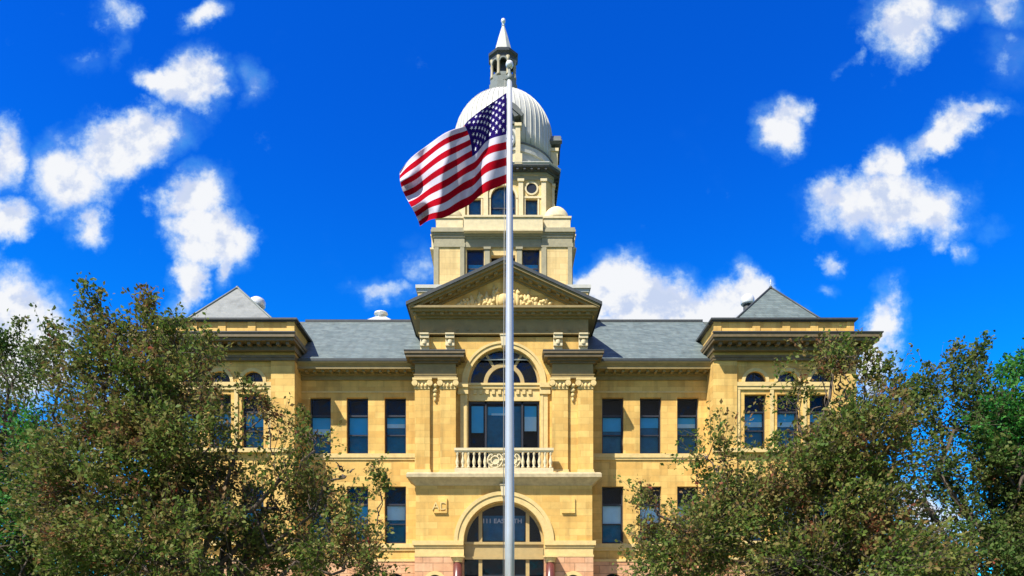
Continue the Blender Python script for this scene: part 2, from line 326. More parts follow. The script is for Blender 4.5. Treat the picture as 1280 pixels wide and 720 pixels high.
def window(xc, w, z0, z1, yface, blind='mix', name='window', transom=True, depth=.26, frame='frame_dark', sill=True, mull=()):
    y = yface + depth; m = MB(); x0, x1 = xc-w/2, xc+w/2; ft = .075
    m.box(x0, x0+ft, y, y+.09, z0, z1); m.box(x1-ft, x1, y, y+.09, z0, z1); m.box(x0+ft, x1-ft, y, y+.09, z1-ft, z1); m.box(x0+ft, x1-ft, y, y+.09, z0, z0+ft*1.3)
    h = z1-z0; zt = z1 - .31*h if transom else z1
    if transom: m.box(x0+ft, x1-ft, y-.02, y+.07, zt-.05, zt+.05)
    zm = z0 + (zt-z0)*.5
    m.box(x0+ft, x1-ft, y+.01, y+.08, zm-.035, zm+.035)
    for q in mull: m.box(q-.04, q+.04, y+.005, y+.085, z0+ft*1.3, z1-ft)
    fr = m.build(name, frame, CH)
    p = MB(); p.add([(x0+ft, y+.05, z0+ft), (x1-ft, y+.05, z0+ft), (x1-ft, y+.05, z1-ft), (x0+ft, y+.05, z1-ft)], [(0, 1, 2, 3)]); p.build('pane', 'glass', fr)
    b = MB(); b.box(x0, x1, y+.62, y+.66, z0-.1, z1+.1); b.box(x0-.02, x0, y+.1, y+.62, z0, z1); b.box(x1, x1+.02, y+.1, y+.62, z0, z1)
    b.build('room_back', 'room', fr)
    if blind:
        r = rnd.random(); mats_ = ['blind_blue', 'blind_white', 'reflection_teal']; q = MB(); yb = y+.14
        zz = zm + (rnd.choice((-.05, 0, .05, .25, .45)))
        if blind == 'white': q.m = 1; q.box(x0+.09, x1-.09, yb, yb+.015, zz, zt-.06)
        else:
            if r < .45: zw = zz + .35*(zt-zz); q.m = 0; q.box(x0+.09, x1-.09, yb, yb+.015, zw, zt-.06); q.m = 1; q.box(x0+.09, x1-.09, yb+.002, yb+.012, zz, zw)
            else: q.m = 0; q.box(x0+.09, x1-.09, yb, yb+.015, zz, zt-.06)
        q.m = 2; q.box(x0+.09, x1-.09, yb+.05, yb+.06, z0+.1, zz)  # teal sheet: the lower pane's reflection put into its colour
        q.build('blind', mats_, fr)
    if sill:
        s_ = MB(); s_.box(x0-.08, x1+.08, yface-.07, yface+depth, z0-.12, z0); s_.build('sill', 'stone_trim', fr)
    return fr

# main wall
WX = [6.18, 8.33, 10.45]; WW = 1.22
XW = 12.2
for sgn in (-1, 1):
    holes = []
    for x in WX:
        x *= sgn; holes += [(x-WW/2, x+WW/2, 10.96, 14.15), (x-WW/2, x+WW/2, 5.86, 9.1)]
    m = MB(); xa, xb = (4.6, XW) if sgn > 0 else (-XW, -4.6)
    m.wall(xa, xb, 4.9, 15.35, YM, .5, holes); m.build('wall', 'stone', CH)
    bh = [(sgn*x-.55, sgn*x+.55, 1.9, 3.6, 'arch') for x in WX]
    m = MB(); m.wall(xa, xb, 0, 4.9, YM-.12, .62, bh); m.build('basement_wall', 'stone_pink', CH)
    for x in WX:
        window(sgn*x, WW, 10.96, 14.15, YM, sill=False); window(sgn*x, WW, 5.86, 9.1, YM, 'white' if rnd.random() < .5 else 'mix', sill=False)
        fr = window(sgn*x, 1.1, 1.9, 4.15, YM-.12, None, 'basement_window', transom=False, sill=True)
    m = MB()
    m.box(xa, xb, YM-.10, YM, 10.72, 10.95); m.box(xa, xb, YM-.06, YM, 10.60, 10.72); m.build('belt_course', 'stone_trim', CH)
    m = MB(); m.box(xa, xb, YM-.13, YM, 5.60, 5.84); m.box(xa, xb, YM-.07, YM, 5.45, 5.60); m.build('belt_course', 'stone_trim', CH)
    m = MB(); m.box(xa, xb, YM-.16, YM, 4.82, 4.95); m.build('water_table', 'stone_trim', CH)
    m = MB(); m.box(xa, xb, YM-.04, YM, 14.42, 14.50); m.build('frieze_moulding', 'stone_trim', CH)
    # main cornice with soffit
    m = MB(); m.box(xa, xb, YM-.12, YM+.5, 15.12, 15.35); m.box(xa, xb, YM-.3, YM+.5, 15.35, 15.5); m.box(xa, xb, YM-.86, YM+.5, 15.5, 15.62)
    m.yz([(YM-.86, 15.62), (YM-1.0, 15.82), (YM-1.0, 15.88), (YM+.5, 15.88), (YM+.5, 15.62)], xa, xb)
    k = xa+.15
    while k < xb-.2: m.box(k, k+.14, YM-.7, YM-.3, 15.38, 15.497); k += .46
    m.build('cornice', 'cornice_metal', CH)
    m = MB(); m.box(xa, xb, YM-1.03, YM-.9, 15.884, 16.02); m.build('gutter', 'dark_metal', CH)
# entablature frieze above windows is the same stone, plain

# main roof: hipped block behind
m = MB()
YR0, YR1, ZR0, ZR1 = YM-.92, YM+4.95, 15.95, 20.45
SX = 19.0
m.add([(-12.6, YR0, ZR0), (12.6, YR0, ZR0), (12.6, YR1, ZR1), (-12.6, YR1, ZR1)], [(0, 1, 2, 3)])
m.build('roof', 'slate', CH)
m = MB(); m.box(-13.5, 13.5, YR1, 66, ZR1-.6, ZR1-.02); m.build('roof_deck', 'grey_metal', CH)
m = MB(); m.box(-12.6, 12.6, YR1-.1, YR1+.12, ZR1-.05, ZR1+.1); m.build('ridge_cap', 'dark_metal', CH)
# body of the building behind the front range
m = MB(); m.box(-12.2, 12.2, YM+3, 70, 0, 15.8); m.box(-19.2, 19.2, 49, 72, 0, 16.2)
m.build('rear_walls', 'stone', CH)
m = MB(); m.add([(-19.8, 48.4, 16.2), (19.8, 48.4, 16.2), (19.8, 72.6, 16.2), (-19.8, 72.6, 16.2), (-13, 54, 20.4), (13, 54, 20.4), (13, 66, 20.4), (-13, 66, 20.4)], [(0,1,5,4),(1,2,6,5),(2,3,7,6),(3,0,4,7),(4,5,6,7),(3,2,1,0)]); m.build('rear_roof', 'slate', CH)

# corner pavilions
PX0, PX1 = 11.5, 19.35
def pavilion(s):
    X = lambda a: s*a
    def bx(m, a, b, *r): m.box(X(a), X(b), *r)
    wx = [13.85, 15.65, 17.45]
    holes = [];
    for x in wx:
        c = X(x); holes += [(c-.6, c+.6, 10.96, 13.95), (c-.6, c+.6, 5.86, 8.9)]
    aholes = [(X(x)-.58, X(x)+.58, 14.62, 14.64, 'arch') for x in wx]
    xa, xb = sorted((X(PX0), X(PX1)))
    m = MB(); m.wall(*sorted((X(PX0+1.3), X(PX1-1.3))), 4.9, 14.45, YP+.14, .5, holes); m.wall(*sorted((X(PX0+1.3), X(PX1-1.3))), 14.45, 15.75, YP+.14, .5, aholes)
    bx(m, PX0, PX0+1.3, YP, YP+.64, 4.9, 15.75); bx(m, PX1-1.3, PX1, YP, YP+.64, 4.9, 15.75)
    # side walls
    bx(m, PX0, PX0+.5, YP+.64, YM-.001, 4.9, 15.75); bx(m, PX1-.5, PX1, YP+.64, 50, 4.9, 15.75); bx(m, PX0, PX1, 49.5, 50, 0, 15.75)
    m.build('pavilion_wall', 'stone', CH)
    m = MB(); m.wall(xa, xb, 0, 4.9, YP-.1, .7, [(X(x)-.55, X(x)+.55, 1.9, 3.6, 'arch') for x in wx]); bx(m, PX0, PX0+.5, YP+.6, YM-.121, 0, 4.9); bx(m, PX1-.4, PX1+.1, YP+.6, 50, 0, 4.9)
    m.build('pavilion_basement', 'stone_pink', CH)
    for x in wx:
        window(X(x), 1.2, 10.96, 13.95, YP+.14, sill=False); window(X(x), 1.2, 5.86, 8.9, YP+.14, sill=False)
        window(X(x), 1.1, 1.9, 4.15, YP-.1, None, 'basement_window', transom=False)
        f = MB(); f.arch(X(x), 14.63, .50, .575, YP+.32, YP+.4, 16); f.box(X(x)-.575, X(x)+.575, YP+.32, YP+.4, 14.62, 14.70); f.box(X(x)-.03, X(x)+.03, YP+.32, YP+.4, 14.7, 15.15)
        fr = f.build('lunette_window', 'frame_dark', CH)
        f = MB(); f.xz([(X(x)+.55*math.cos(a), 14.66+.5*math.sin(a)) for a in np.linspace(0, math.pi, 16)], YP+.36, YP+.37); f.build('pane', 'glass', fr)
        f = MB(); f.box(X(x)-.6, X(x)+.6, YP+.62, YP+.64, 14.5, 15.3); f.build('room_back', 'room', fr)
        f = MB(); f.arch(X(x), 14.63, .58, .76, YP+.08, YP+.138, 18); f.build('arch_moulding', 'stone_trim', fr)
    m = MB()
    bx(m, PX0+1.3, PX1-1.3, YP+.02, YP+.14, 14.38, 14.60); bx(m, PX0+1.3, PX1-1.3, YP+.06, YP+.14, 14.20, 14.38); m.build('lintel_course', 'stone_trim', CH)
    m = MB(); bx(m, PX0-.03, PX1+.03, YP-.10, YP+.14, 10.72, 10.95); m.build('belt_course', 'stone_trim', CH)
    m = MB(); bx(m, PX0-.05, PX1+.05, YP-.14, YP+.14, 5.6, 5.84); m.build('belt_course', 'stone_trim', CH)
    m = MB(); bx(m, PX0-.05, PX1+.05, YP-.18, YP+.14, 4.82, 4.95); m.build('water_table', 'stone_trim', CH)
    for x in (PX0+1.3, 14.65, 16.45, PX1-1.52): m = MB(); bx(m, x, x+.2, YP+.07, YP+.139, 10.96, 14.2); m.build('window_mullion', 'stone_trim', CH)
    # cornice: deep on the front and outer side, slight on the inner side
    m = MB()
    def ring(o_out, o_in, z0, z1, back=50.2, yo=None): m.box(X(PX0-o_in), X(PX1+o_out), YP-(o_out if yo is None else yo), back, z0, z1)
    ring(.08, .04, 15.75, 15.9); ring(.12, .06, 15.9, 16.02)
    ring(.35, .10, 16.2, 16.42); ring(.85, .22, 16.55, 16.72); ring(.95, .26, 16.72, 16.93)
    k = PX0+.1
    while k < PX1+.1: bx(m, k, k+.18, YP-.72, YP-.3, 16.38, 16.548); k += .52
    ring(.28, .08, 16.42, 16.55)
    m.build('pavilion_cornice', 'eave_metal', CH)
    m = MB(); ring(.03, .02, 16.02, 16.2); m.build('pavilion_frieze', 'stone', CH)
    m = MB(); m.box(X(PX0-.3), X(PX1+1.0), YP-1.0, YP-.9, 16.934, 17.0); m.box(X(PX1+.9), X(PX1+1.0), YP-.9, 50.2, 16.934, 17.0); m.build('pavilion_gutter', 'dark_metal', CH)
    # parapet with coping
    m = MB(); bx(m, PX0+.1, PX1-.1, YP+.2, YP+.5, 16.93, 17.95); bx(m, PX0+.1, PX0+.4, YP+.5, 50, 16.93, 17.95); bx(m, PX1-.4, PX1-.1, YP+.5, 50, 16.93, 17.95)
    for x in (PX0+.06, PX0+2.2, PX0+3.85, PX0+5.4, PX1-.46): bx(m, x, x+.42, YP+.15, YP+.2, 16.93, 17.95)
    m.build('parapet', 'stone', CH)
    m = MB(); bx(m, PX0-.02, PX1+.02, YP+.08, YP+.55, 17.95, 18.02); bx(m, PX0-.12, PX1+.1, YP-.02, YP+.6, 18.02, 18.12); bx(m, PX0-.14, PX0+.5, YP+.6, 50, 17.95, 18.08); bx(m, PX1-.5, PX1+.1, YP+.6, 50, 17.95, 18.08)
    m.build('coping', 'dark_metal', CH)
    # roof pyramid
    a, b = PX0+.45, PX1-.2; ya, yb = YP+.7, 48.4; cx, cy, ct = 16.05, 44.5, 21.5
    zb = 17.4
    m = MB(); m.add([(X(a), ya, zb), (X(b), ya, zb), (X(b), yb, zb), (X(a), yb, zb), (X(cx), cy, ct)], [(0, 1, 4), (1, 2, 4), (2, 3, 4), (3, 0, 4), (3, 2, 1, 0)])
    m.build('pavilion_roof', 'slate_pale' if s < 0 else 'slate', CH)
    m = MB()
    for c in ((a, ya), (b, ya), (b, yb), (a, yb)): m.tube([(X(c[0]), c[1], zb+.03), (X(cx), cy, ct+.03)], [.06, .06], 6)
    m.lathe([(.12, ct-.1), (.08, ct+.08), (.02, ct+.1)], X(cx), cy, 10)
    m.build('roof_hip', 'dark_metal' if s > 0 else 'grey_metal', CH)
    return X(cx), cy, ct
pavilion(-1); pavilion(1)
# roof vents, lightning rods
def vent(x, y, z, r, cap='white_metal'):
    m = MB(); m.lathe([(r*.62, z-3.4), (r*.62, z)], x, y, 20); f = m.build('roof_vent', 'dark_metal', CH)
    m = MB(); m.lathe([(r*.9, z), (r, z+.08), (r, z+.35), (r*.86, z+.5), (r*.5, z+.62), (r*.1, z+.68)], x, y, 24); m.build('vent_cap', cap, f)
vent(-15.75, 47.2, 21.45, .5); vent(15.45, 46.9, 21.5, .42)
m = MB(); m.add([(-9.05, 48.3, 20.4), (-7.3, 48.3, 20.4), (-7.3, 50.0, 20.4), (-9.05, 50.0, 20.4), (-9.05, 48.3, 21.1), (-7.3, 48.3, 21.1), (-7.3, 50.0, 21.1), (-9.05, 50.0, 21.1), (-8.5, 48.85, 21.55), (-7.85, 48.85, 21.55), (-7.85, 49.4, 21.55), (-8.5, 49.4, 21.55)], [(0,1,5,4),(1,2,6,5),(2,3,7,6),(3,0,4,7),(4,5,9,8),(5,6,10,9),(6,7,11,10),(7,4,8,11),(8,9,10,11)])
f = m.build('roof_vent', 'white_metal', CH)
m = MB(); m.lathe([(.22, 21.5), (.22, 21.75), (.46, 21.78), (.42, 21.9), (.05, 22.0)], -8.17, 49.1, 16); m.build('vent_cap', 'white_metal', f)
for x, y, z in ((16.05, 44.5, 21.5),):
    m = MB(); m.tube([(x, y, z), (x, y, z+.5)], [.03, .015], 6); m.lathe([(.01, z+.3), (.05, z+.35), (.01, z+.4)], x, y, 8); m.build('lightning_rod', 'white_metal', CH)
m = MB(); m.tube([(12.7, 42.5, 17.5), (12.7, 42.5, 18.75)], [.07, .07], 8); m.build('vent_pipe', 'dark_metal', CH)

# ------------------------------------------------------------------ entrance bay
HB = 4.72
m = MB()
# upper bay wall with arched opening
m.wall(-HB+.1, HB-.1, 9.46, 17.2, YB, .55, [(-1.98, 1.98, 9.5, 14.62, 'arch')])
m.box(-HB+.1, -HB+.6, YB+.55, YM+2.5, 9.46, 17.2); m.box(HB-.6, HB-.1, YB+.55, YM+2.5, 9.46, 17.2)
m.build('entrance_bay_wall', 'stone', CH)
m = MB(); m.wall(-4.8, 4.8, 4.95, 8.86, 40.2, .8, [(-2.18, 2.18, 4.95, 5.79, 'arch')])
m.box(-4.8, -4.3, 41.0, YM+.1, 4.95, 8.86); m.box(4.3, 4.8, 41.0, YM+.1, 4.95, 8.86); m.box(-4.7, 4.7, 41.0, 42, 8.6, 9.46)
m.build('entrance_bay_lower_wall', 'stone', CH)
for q in (-4.85, 2.2): m = MB(); m.box(q, q+2.65, 40.15, YM, 0, 4.95); m.build('entrance_bay_base', 'stone_pink', CH)
# small arched side lights of the base
for s in (-1, 1):
    m = MB(); m.arch(s*3.75, 3.55, .42, .62, 40.07, 40.149, 18); fr = m.build('niche', 'stone_trim', CH)
    m = MB(); m.xz([(s*3.75+.42*math.cos(a), 3.55+.42*math.sin(a)) for a in np.linspace(0, math.pi, 14)] + [(s*3.75-.42, 2.2), (s*3.75+.42, 2.2)], 40.12, 40.147); m.build('niche_pane', 'room', fr)
# archivolts with dark outer line
def archivolt(cz, r0, r1, y):
    m = MB(); m.arch(0, cz, r0, r0+.62*(r1-r0), y-.05, y, 40); m.arch(0, cz, r0+.62*(r1-r0), r1, y-.10, y, 40); m.build('archivolt', 'stone_trim', CH)
archivolt(14.62, 2.0, 2.34, YB); archivolt(5.79, 2.2, 2.72, 40.2)
for z, y in ((17.0, YB), (8.6, 40.2)):
    m = MB(); m.xz([(-.13, z-.36), (.13, z-.36), (.2, z+.2), (-.2, z+.2)], y-.26, y); m.box(-.23, .23, y-.3, y, z+.2, z+.28); m.build('keystone', 'stone_pale', CH, .02)
# jamb pilasters and springing of upper arch
for s in (-1, 1):
    m = MB()
    for a, b, d in ((2.02, 2.42, .12), (2.06, 2.16, .15)): m.box(s*a, s*b, YB-d, YB, 9.5, 14.0)
    m.box(s*1.98, s*2.56, YB-.2, YB, 14.0, 14.35); m.box(s*1.98, s*2.66, YB-.28, YB, 14.35, 14.6)
    m.build('jamb_pilaster', 'stone_trim', CH)
# transom band with dentils between arch and lower window
m = MB(); m.box(-1.98, 1.98, YB+.1, YB+.4, 14.38, 14.66); m.box(-1.98, 1.98, YB+.04, YB+.4, 14.56, 14.68); m.box(-1.98, 1.98, YB+.18, YB+.4, 13.72, 14.38)
k = -1.7
while k < 1.7: m.box(k, k+.17, YB+.1, YB+.18, 14.08, 14.32); k += .34
m.build('transom_band', 'stone_trim', CH)
# fanlight
m = MB(); m.arch(0, 14.68, 1.86, 1.975, YB+.22, YB+.36, 40); m.arch(0, 14.68, .92, 1.14, YB+.2, YB+.36, 30)
for a in (R(58.6), R(121.4)): 
    c, s_ = math.cos(a), math.sin(a); w = .07
    m.xz([(1.12*c+w*s_, 14.68+1.12*s_-w*c), (1.12*c-w*s_, 14.68+1.12*s_+w*c), (1.9*c-w*s_, 14.68+1.9*s_+w*c), (1.9*c+w*s_, 14.68+1.9*s_-w*c)], YB+.21, YB+.35)
fl = m.build('fanlight_window', 'frame_tan', CH)
m = MB(); m.xz([(1.9*math.cos(a), 14.69+1.9*math.sin(a)) for a in np.linspace(0, math.pi, 30)], YB+.29, YB+.30); m.build('pane', 'glass', fl)
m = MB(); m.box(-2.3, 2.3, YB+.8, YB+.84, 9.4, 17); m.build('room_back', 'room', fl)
# big window behind the balcony
m = MB(); y = YB+.3
for x in (-1.94, -1.02, 1.02, 1.94): m.box(x-.05, x+.05, y, y+.1, 9.5, 13.72)
for z in (13.66, 12.75, 11.0): pass
m.box(-1.9, 1.9, y, y+.1, 13.6, 13.72); m.box(-1.9, 1.9, y+.01, y+.09, 10.9, 11.0)
bw = m.build('balcony_window', 'frame_dark', CH)
m = MB(); m.add([(-1.95, y+.05, 9.5), (1.95, y+.05, 9.5), (1.95, y+.05, 13.7), (-1.95, y+.05, 13.7)], [(0, 1, 2, 3)]); m.build('pane', 'glass', bw)
m = MB(); m.m = 0; m.box(-1.82, -1.15, y+.16, y+.17, 12.0, 13.5); m.box(1.15, 1.82, y+.16, y+.17, 12.9, 13.5); m.m = 1; m.box(1.15, 1.82, y+.158, y+.168, 12.1, 12.9); m.m = 2; m.box(-.95, .95, y+.2, y+.21, 10.0, 13.5); m.m = 0; m.box(-.9, .2, y+.17, y+.18, 13.0, 13.45); m.m = 1; m.box(-.7, .1, y+.165, y+.169, 12.98, 13.1)
m.build('blind', ['blind_blue', 'blind_white', 'reflection_teal'], bw)
# pilasters
PIL = [(-4.88, -4.06), (-3.5, -2.64), (2.64, 3.5), (4.06, 4.88)]
YPF = 40.45
for a, b in PIL:
    m = MB(); m.box(a, b, YPF, YB, 9.75, 14.15); f = m.build('pilaster', 'stone', CH)
    m = MB(); m.box(a-.08, b+.08, YPF-.08, YB, 9.46, 9.62); m.box(a-.04, b+.04, YPF-.04, YB, 9.62, 9.75); m.build('pilaster_base', 'stone_trim', f)
    m = MB(); m.box(a-.02, b+.02, YPF-.03, YB, 14.15, 14.22); m.box(a-.02, b+.02, YPF-.02, YB, 14.22, 14.62); m.box(a-.12, b+.12, YPF-.14, YB, 14.62, 14.74)
    for q in (a+.0, b-.0):
        m.add(*(lambda cx, r, y0, y1: ([(cx+r*math.cos(t), y0, 14.46+r*math.sin(t)) for t in np.linspace(0, 2*math.pi, 15)[:-1]] + [(cx+r*math.cos(t), y1, 14.46+r*math.sin(t)) for t in np.linspace(0, 2*math.pi, 15)[:-1]],
            [tuple(range(14))] + [(i, 14+i, 14+(i+1) % 14, (i+1) % 14) for i in range(14)]))(q, .16, YPF-.13, YPF+.1))
        m.lathe([(.02, 14.28), (.09, 14.36), (.05, 14.44)], q, YPF-.06, 8)
    for i in range(3): m.lathe([(.03, 14.2), (.09, 14.3), (.07, 14.42), (.02, 14.5)], a+(b-a)*(i+1)/4, YPF-.03, 8)
    m.build('capital', 'stone_trim', f)
for s in (-1, 1): m = MB(); m.box(s*3.5, s*4.06, YPF+.17, YB, 9.46, 14.74); m.build('pilaster_backing', 'stone', CH)
# drops hanging between the capitals
for s in (-1, 1):
    m = MB()
    for i, (z, r) in enumerate(((14.35, .17), (14.1, .15), (13.85, .12), (13.62, .08))): m.lathe([(.02, z-.15), (r, z-.05), (r*.8, z+.08), (.02, z+.14)], s*3.78, YPF+.12, 9)
    m.build('carved_drop', 'stone_trim', CH)
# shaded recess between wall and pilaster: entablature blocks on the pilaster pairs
for s in (-1, 1):
    m = MB()
    def ent(o, z0, z1): m.box(s*(2.62-o), s*(4.9+o), YPF-o, YM+.3, z0, z1)
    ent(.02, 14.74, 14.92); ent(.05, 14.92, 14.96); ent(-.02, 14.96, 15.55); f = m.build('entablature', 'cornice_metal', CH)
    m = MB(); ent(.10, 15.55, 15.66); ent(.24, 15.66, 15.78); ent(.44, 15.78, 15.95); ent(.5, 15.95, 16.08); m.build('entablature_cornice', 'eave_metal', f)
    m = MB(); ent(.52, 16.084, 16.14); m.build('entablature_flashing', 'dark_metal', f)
# console brackets of the attic
for x in (-4.38, -2.98, 2.98, 4.38):
    m = MB(); w = .25
    for z0, z1, o in ((16.14, 16.3, .22), (16.3, 16.62, .14), (16.62, 16.78, .28), (16.78, 17.02, .2), (17.02, 17.2, .36), (17.2, 17.3, .42)): m.box(x-w, x+w, YB-o, YB, z0, z1)
    m.lathe([(.02, 16.7), (.15, 16.72), (.15, 16.95), (.02, 16.97)], x, YB-.2, 10)
    m.build('attic_bracket', 'stone_pale', CH, .02)
# attic frieze and pediment
YE = 40.15
m = MB(); m.box(-4.72, 4.72, YB-.2, YM+4, 17.3, 17.42); m.box(-4.66, 4.66, YB-.16, YM+4, 17.42, 18.15); m.build('pediment_frieze', 'cornice_metal', CH)
m = MB()
k = -4.5
while k < 4.4: m.box(k, k+.1, YB-.21, YB-.16, 17.5, 17.62); k += .62
m.box(-4.8, 4.8, YB-.3, YM+4, 18.15, 18.27); m.box(-5.1, 5.1, YE+.15, YM+4, 18.38, 18.5); m.box(-4.9, 4.9, YB-.45, YM+4, 18.27, 18.38); m.box(-5.2, 5.2, YE, YM+4, 18.5, 18.62)
k = -5.0
while k < 4.95: m.box(k, k+.2, YE+.28, YB-.4, 18.24, 18.378); k += .5
m.build('pediment_cornice', 'cornice_metal', CH)
AZ, CZ, PH = 21.05, 18.62, 5.3
sl_ = (AZ-CZ)/PH
def chevron(m, t0, t1, ya, yb, half=PH):      # band below the roof line between offsets t0 and t1
    m.xz([(-half, AZ-sl_*half-t0), (0, AZ-t0), (half, AZ-sl_*half-t0), (half, AZ-sl_*half-t1), (0, AZ-t1), (-half, AZ-sl_*half-t1)], ya, yb)
m = MB(); chevron(m, -.16, .02, YE-.12, YM+5, PH+.02); m.build('pediment_roof', 'dark_metal', CH)
m = MB(); chevron(m, .02, .16, YE-.04, YB+.7, 5.2); chevron(m, .16, .30, YE+.12, YB+.7, 5.0); chevron(m, .30, .46, YB-.42, YB+.7, 4.75); chevron(m, .46, .56, YB-.24, YB+.2, 4.5)
for i in range(9):
    for s in (-1, 1):
        x = .35+i*.5; z = AZ-sl_*x; m.xz([(s*x, z-.3), (s*(x+.2), z-.3-sl_*.2), (s*(x+.2), z-.42-sl_*.2), (s*x, z-.42)], YE+.22, YB-.42)
m.build('raking_cornice', 'cornice_metal', CH)
m = MB(); m.xz([(-5, 18.3), (5, 18.3), (0, AZ-.2)], YB-.17, YB+.3); tymp = m.build('tympanum', 'stone', CH)
m = MB(); rr = random.Random(5)
# carved relief: central shield with scrolling leaves to both sides
m.lathe([(.02, 18.72), (.26, 18.85), (.34, 19.1), (.3, 19.4), (.02, 19.55)], 0, YB-.18, 14)
for s in (-1, 1):
    x = .35; 
    while x < 2.6:
        h = max(.1, (AZ-.75-sl_*x-18.62))*rr.uniform(.55, .95)
        m.lathe([(.03, 18.66), (.12, 18.66+h*.3), (.15, 18.66+h*.6), (.03, 18.66+h)], s*x, YB-.2+rr.uniform(-.02, .04), 7)
        for q in range(2):
            zc = 18.7+rr.uniform(.1, .9)*h; r = rr.uniform(.07, .14); m.lathe([(.01, zc-r), (r*.8, zc-r*.6), (r, zc), (r*.8, zc+r*.6), (.01, zc+r)], s*(x+rr.uniform(-.1, .12)), YB-.25, 7)
        x += .2
m.build('carved_relief', 'stone_trim', CH)
# acroter blocks on the base of the tower at both ends of the pediment
# balcony
m = MB(); m.sweep([(-4.75, YM-.2), (-4.75, 40.2), (4.75, 40.2), (4.75, YM-.2)][::1], [(0, 8.82), (.04, 8.82), (.10, 8.9), (.40, 9.16), (.5, 9.2), (.5, 9.38), (.44, 9.46), (0, 9.46)])
m.box(-4.75, 4.75, 40.2, YM, 9.1, 9.46); m.build('balcony_slab', 'weathered_trim', CH)
m = MB(); yb = 39.98; BXH = 2.66
m.box(-BXH, BXH, yb-.12, yb+.12, 9.46, 9.72); f0 = m.build('balustrade', 'stone_pale', CH)
m = MB(); m.box(-BXH-.02, BXH+.02, yb-.13, yb+.13, 10.66, 10.80); m.box(-BXH, BXH, yb-.09, yb+.09, 10.58, 10.66)
m.build('handrail', 'stone_pale', f0)
bprof = [(.05, 9.72), (.085, 9.74), (.085, 9.8), (.05, 9.86), (.095, 10.0), (.10, 10.08), (.05, 10.3), (.04, 10.4), (.08, 10.5), (.08, 10.58)]
bal = None
for s in (-1, 1):
    for i in range(6):
        x = s*(2.52-i*.3)
        if bal is None: m = MB(); m.lathe(bprof, 0, 0, 12); bal = m.build('baluster', 'stone_pale', f0); bal.location = (x, yb, 0)
        else: c = bal.copy(); COL.objects.link(c); c.parent = f0; c.location = (x, yb, 0)
m = MB(); m.box(-.85, .85, yb+.02, yb+.07, 9.72, 10.58)
for cx in (-.48, .48):
    for r in (.40, .22):
        vs = []; n = 24
        for i in range(n):
            a = 2*math.pi*i/n
            for j in range(6):
                b_ = 2*math.pi*j/6; rad = r+.045*math.cos(b_); vs.append((cx+rad*math.cos(a), yb-.01+.045*math.sin(b_), 10.15+rad*math.sin(a)))
        m.add(vs, [(i*6+j, ((i+1) % n)*6+j, ((i+1) % n)*6+(j+1) % 6, i*6+(j+1) % 6) for i in range(n) for j in range(6)], True)
    for a in range(0, 360, 60): m.lathe([(.01, -.07), (.07, 0), (.01, .07)], cx+.31*math.cos(R(a)), yb-.02, 6); n0 = len(m.v)-18; m.v[n0:] = [(x, y_, z+10.15+.31*math.sin(R(a))) for x, y_, z in m.v[n0:]]
for z in (9.85, 10.15, 10.45): m.lathe([(.02, z-.11), (.11, z), (.02, z+.11)], 0, yb-.03, 8)
m.build('carved_panel', 'stone_pale', f0)
# lower belt and impost
for s in (-1, 1):
    m = MB(); m.box(s*2.2, s*4.98, 40.05, YM-.1, 5.58, 5.82); m.box(s*2.2, s*4.9, 40.12, YM-.1, 5.44, 5.58); m.box(s*2.2, s*4.88, 40.13, YM-.1, 4.95, 5.06); m.box(s*2.18, s*4.84, 40.165, YM-.1, 5.06, 5.44)
    m.build('impost_course', 'stone_trim', CH)
# carved plaques
def plaque(x, letters):
    m = MB(); m.box(x-.36, x+.36, 40.10, 40.2, 7.32, 7.42); m.box(x+.28, x+.36, 40.12, 40.2, 7.42, 8.12); m.box(x-.34, x+.28, 40.16, 40.2, 7.42, 8.08)
    f = m.build('plaque', 'stone', CH)
    if letters:
        cu = bpy.data.curves.new('letters', 'FONT'); cu.body = letters; cu.size = .6; cu.extrude = .03; cu.align_x = 'CENTER'
        t = bpy.data.objects.new('tmp', cu); COL.objects.link(t); dg = bpy.context.evaluated_depsgraph_get(); me = bpy.data.meshes.new_from_object(t.evaluated_get(dg)); bpy.data.objects.remove(t)
        me.materials.clear(); me.materials.append(MATS['stone_trim']); o = bpy.data.objects.new('letters', me); COL.objects.link(o); o.parent = f; o.rotation_euler = (R(90), 0, 0); o.location = (x-.03, 40.15, 7.5)
plaque(-3.45, 'AD'); plaque(3.5, None)
# entrance screen: arch window, beam, doors
m = MB(); y = 40.75
m.arch(0, 5.79, 2.06, 2.175, y, y+.12, 36)
for x in (-1.30, 1.30): m.box(x-.1, x+.1, y-.02, y+.12, 5.8, 5.79+math.sqrt(2.1**2-1.3**2)); m.box(x-.1, x+.1, y-.02, y+.12, 1.5, 4.85)
m.box(-2.18, 2.18, y-.14, y+.12, 4.85, 5.0); m.box(-2.18, 2.18, y-.06, y+.12, 5.0, 5.66); m.box(-2.18, 2.18, y-.16, y+.12, 5.66, 5.8)
es = m.build('entrance_screen', 'frame_tan', CH)
m = MB(); m.xz([(2.1*math.cos(a), 5.8+2.1*math.sin(a)) for a in np.linspace(0, math.pi, 30)], y+.06, y+.07); m.box(-2.18, 2.18, y+.06, y+.07, 4.0, 4.85); m.build('pane', 'glass', es)
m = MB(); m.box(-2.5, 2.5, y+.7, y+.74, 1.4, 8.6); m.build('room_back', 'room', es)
m = MB(); m.box(-1.15, 1.15, y+.3, y+.31, 5.9, 7.3); m.build('lobby_wall', 'reflection_teal', es)
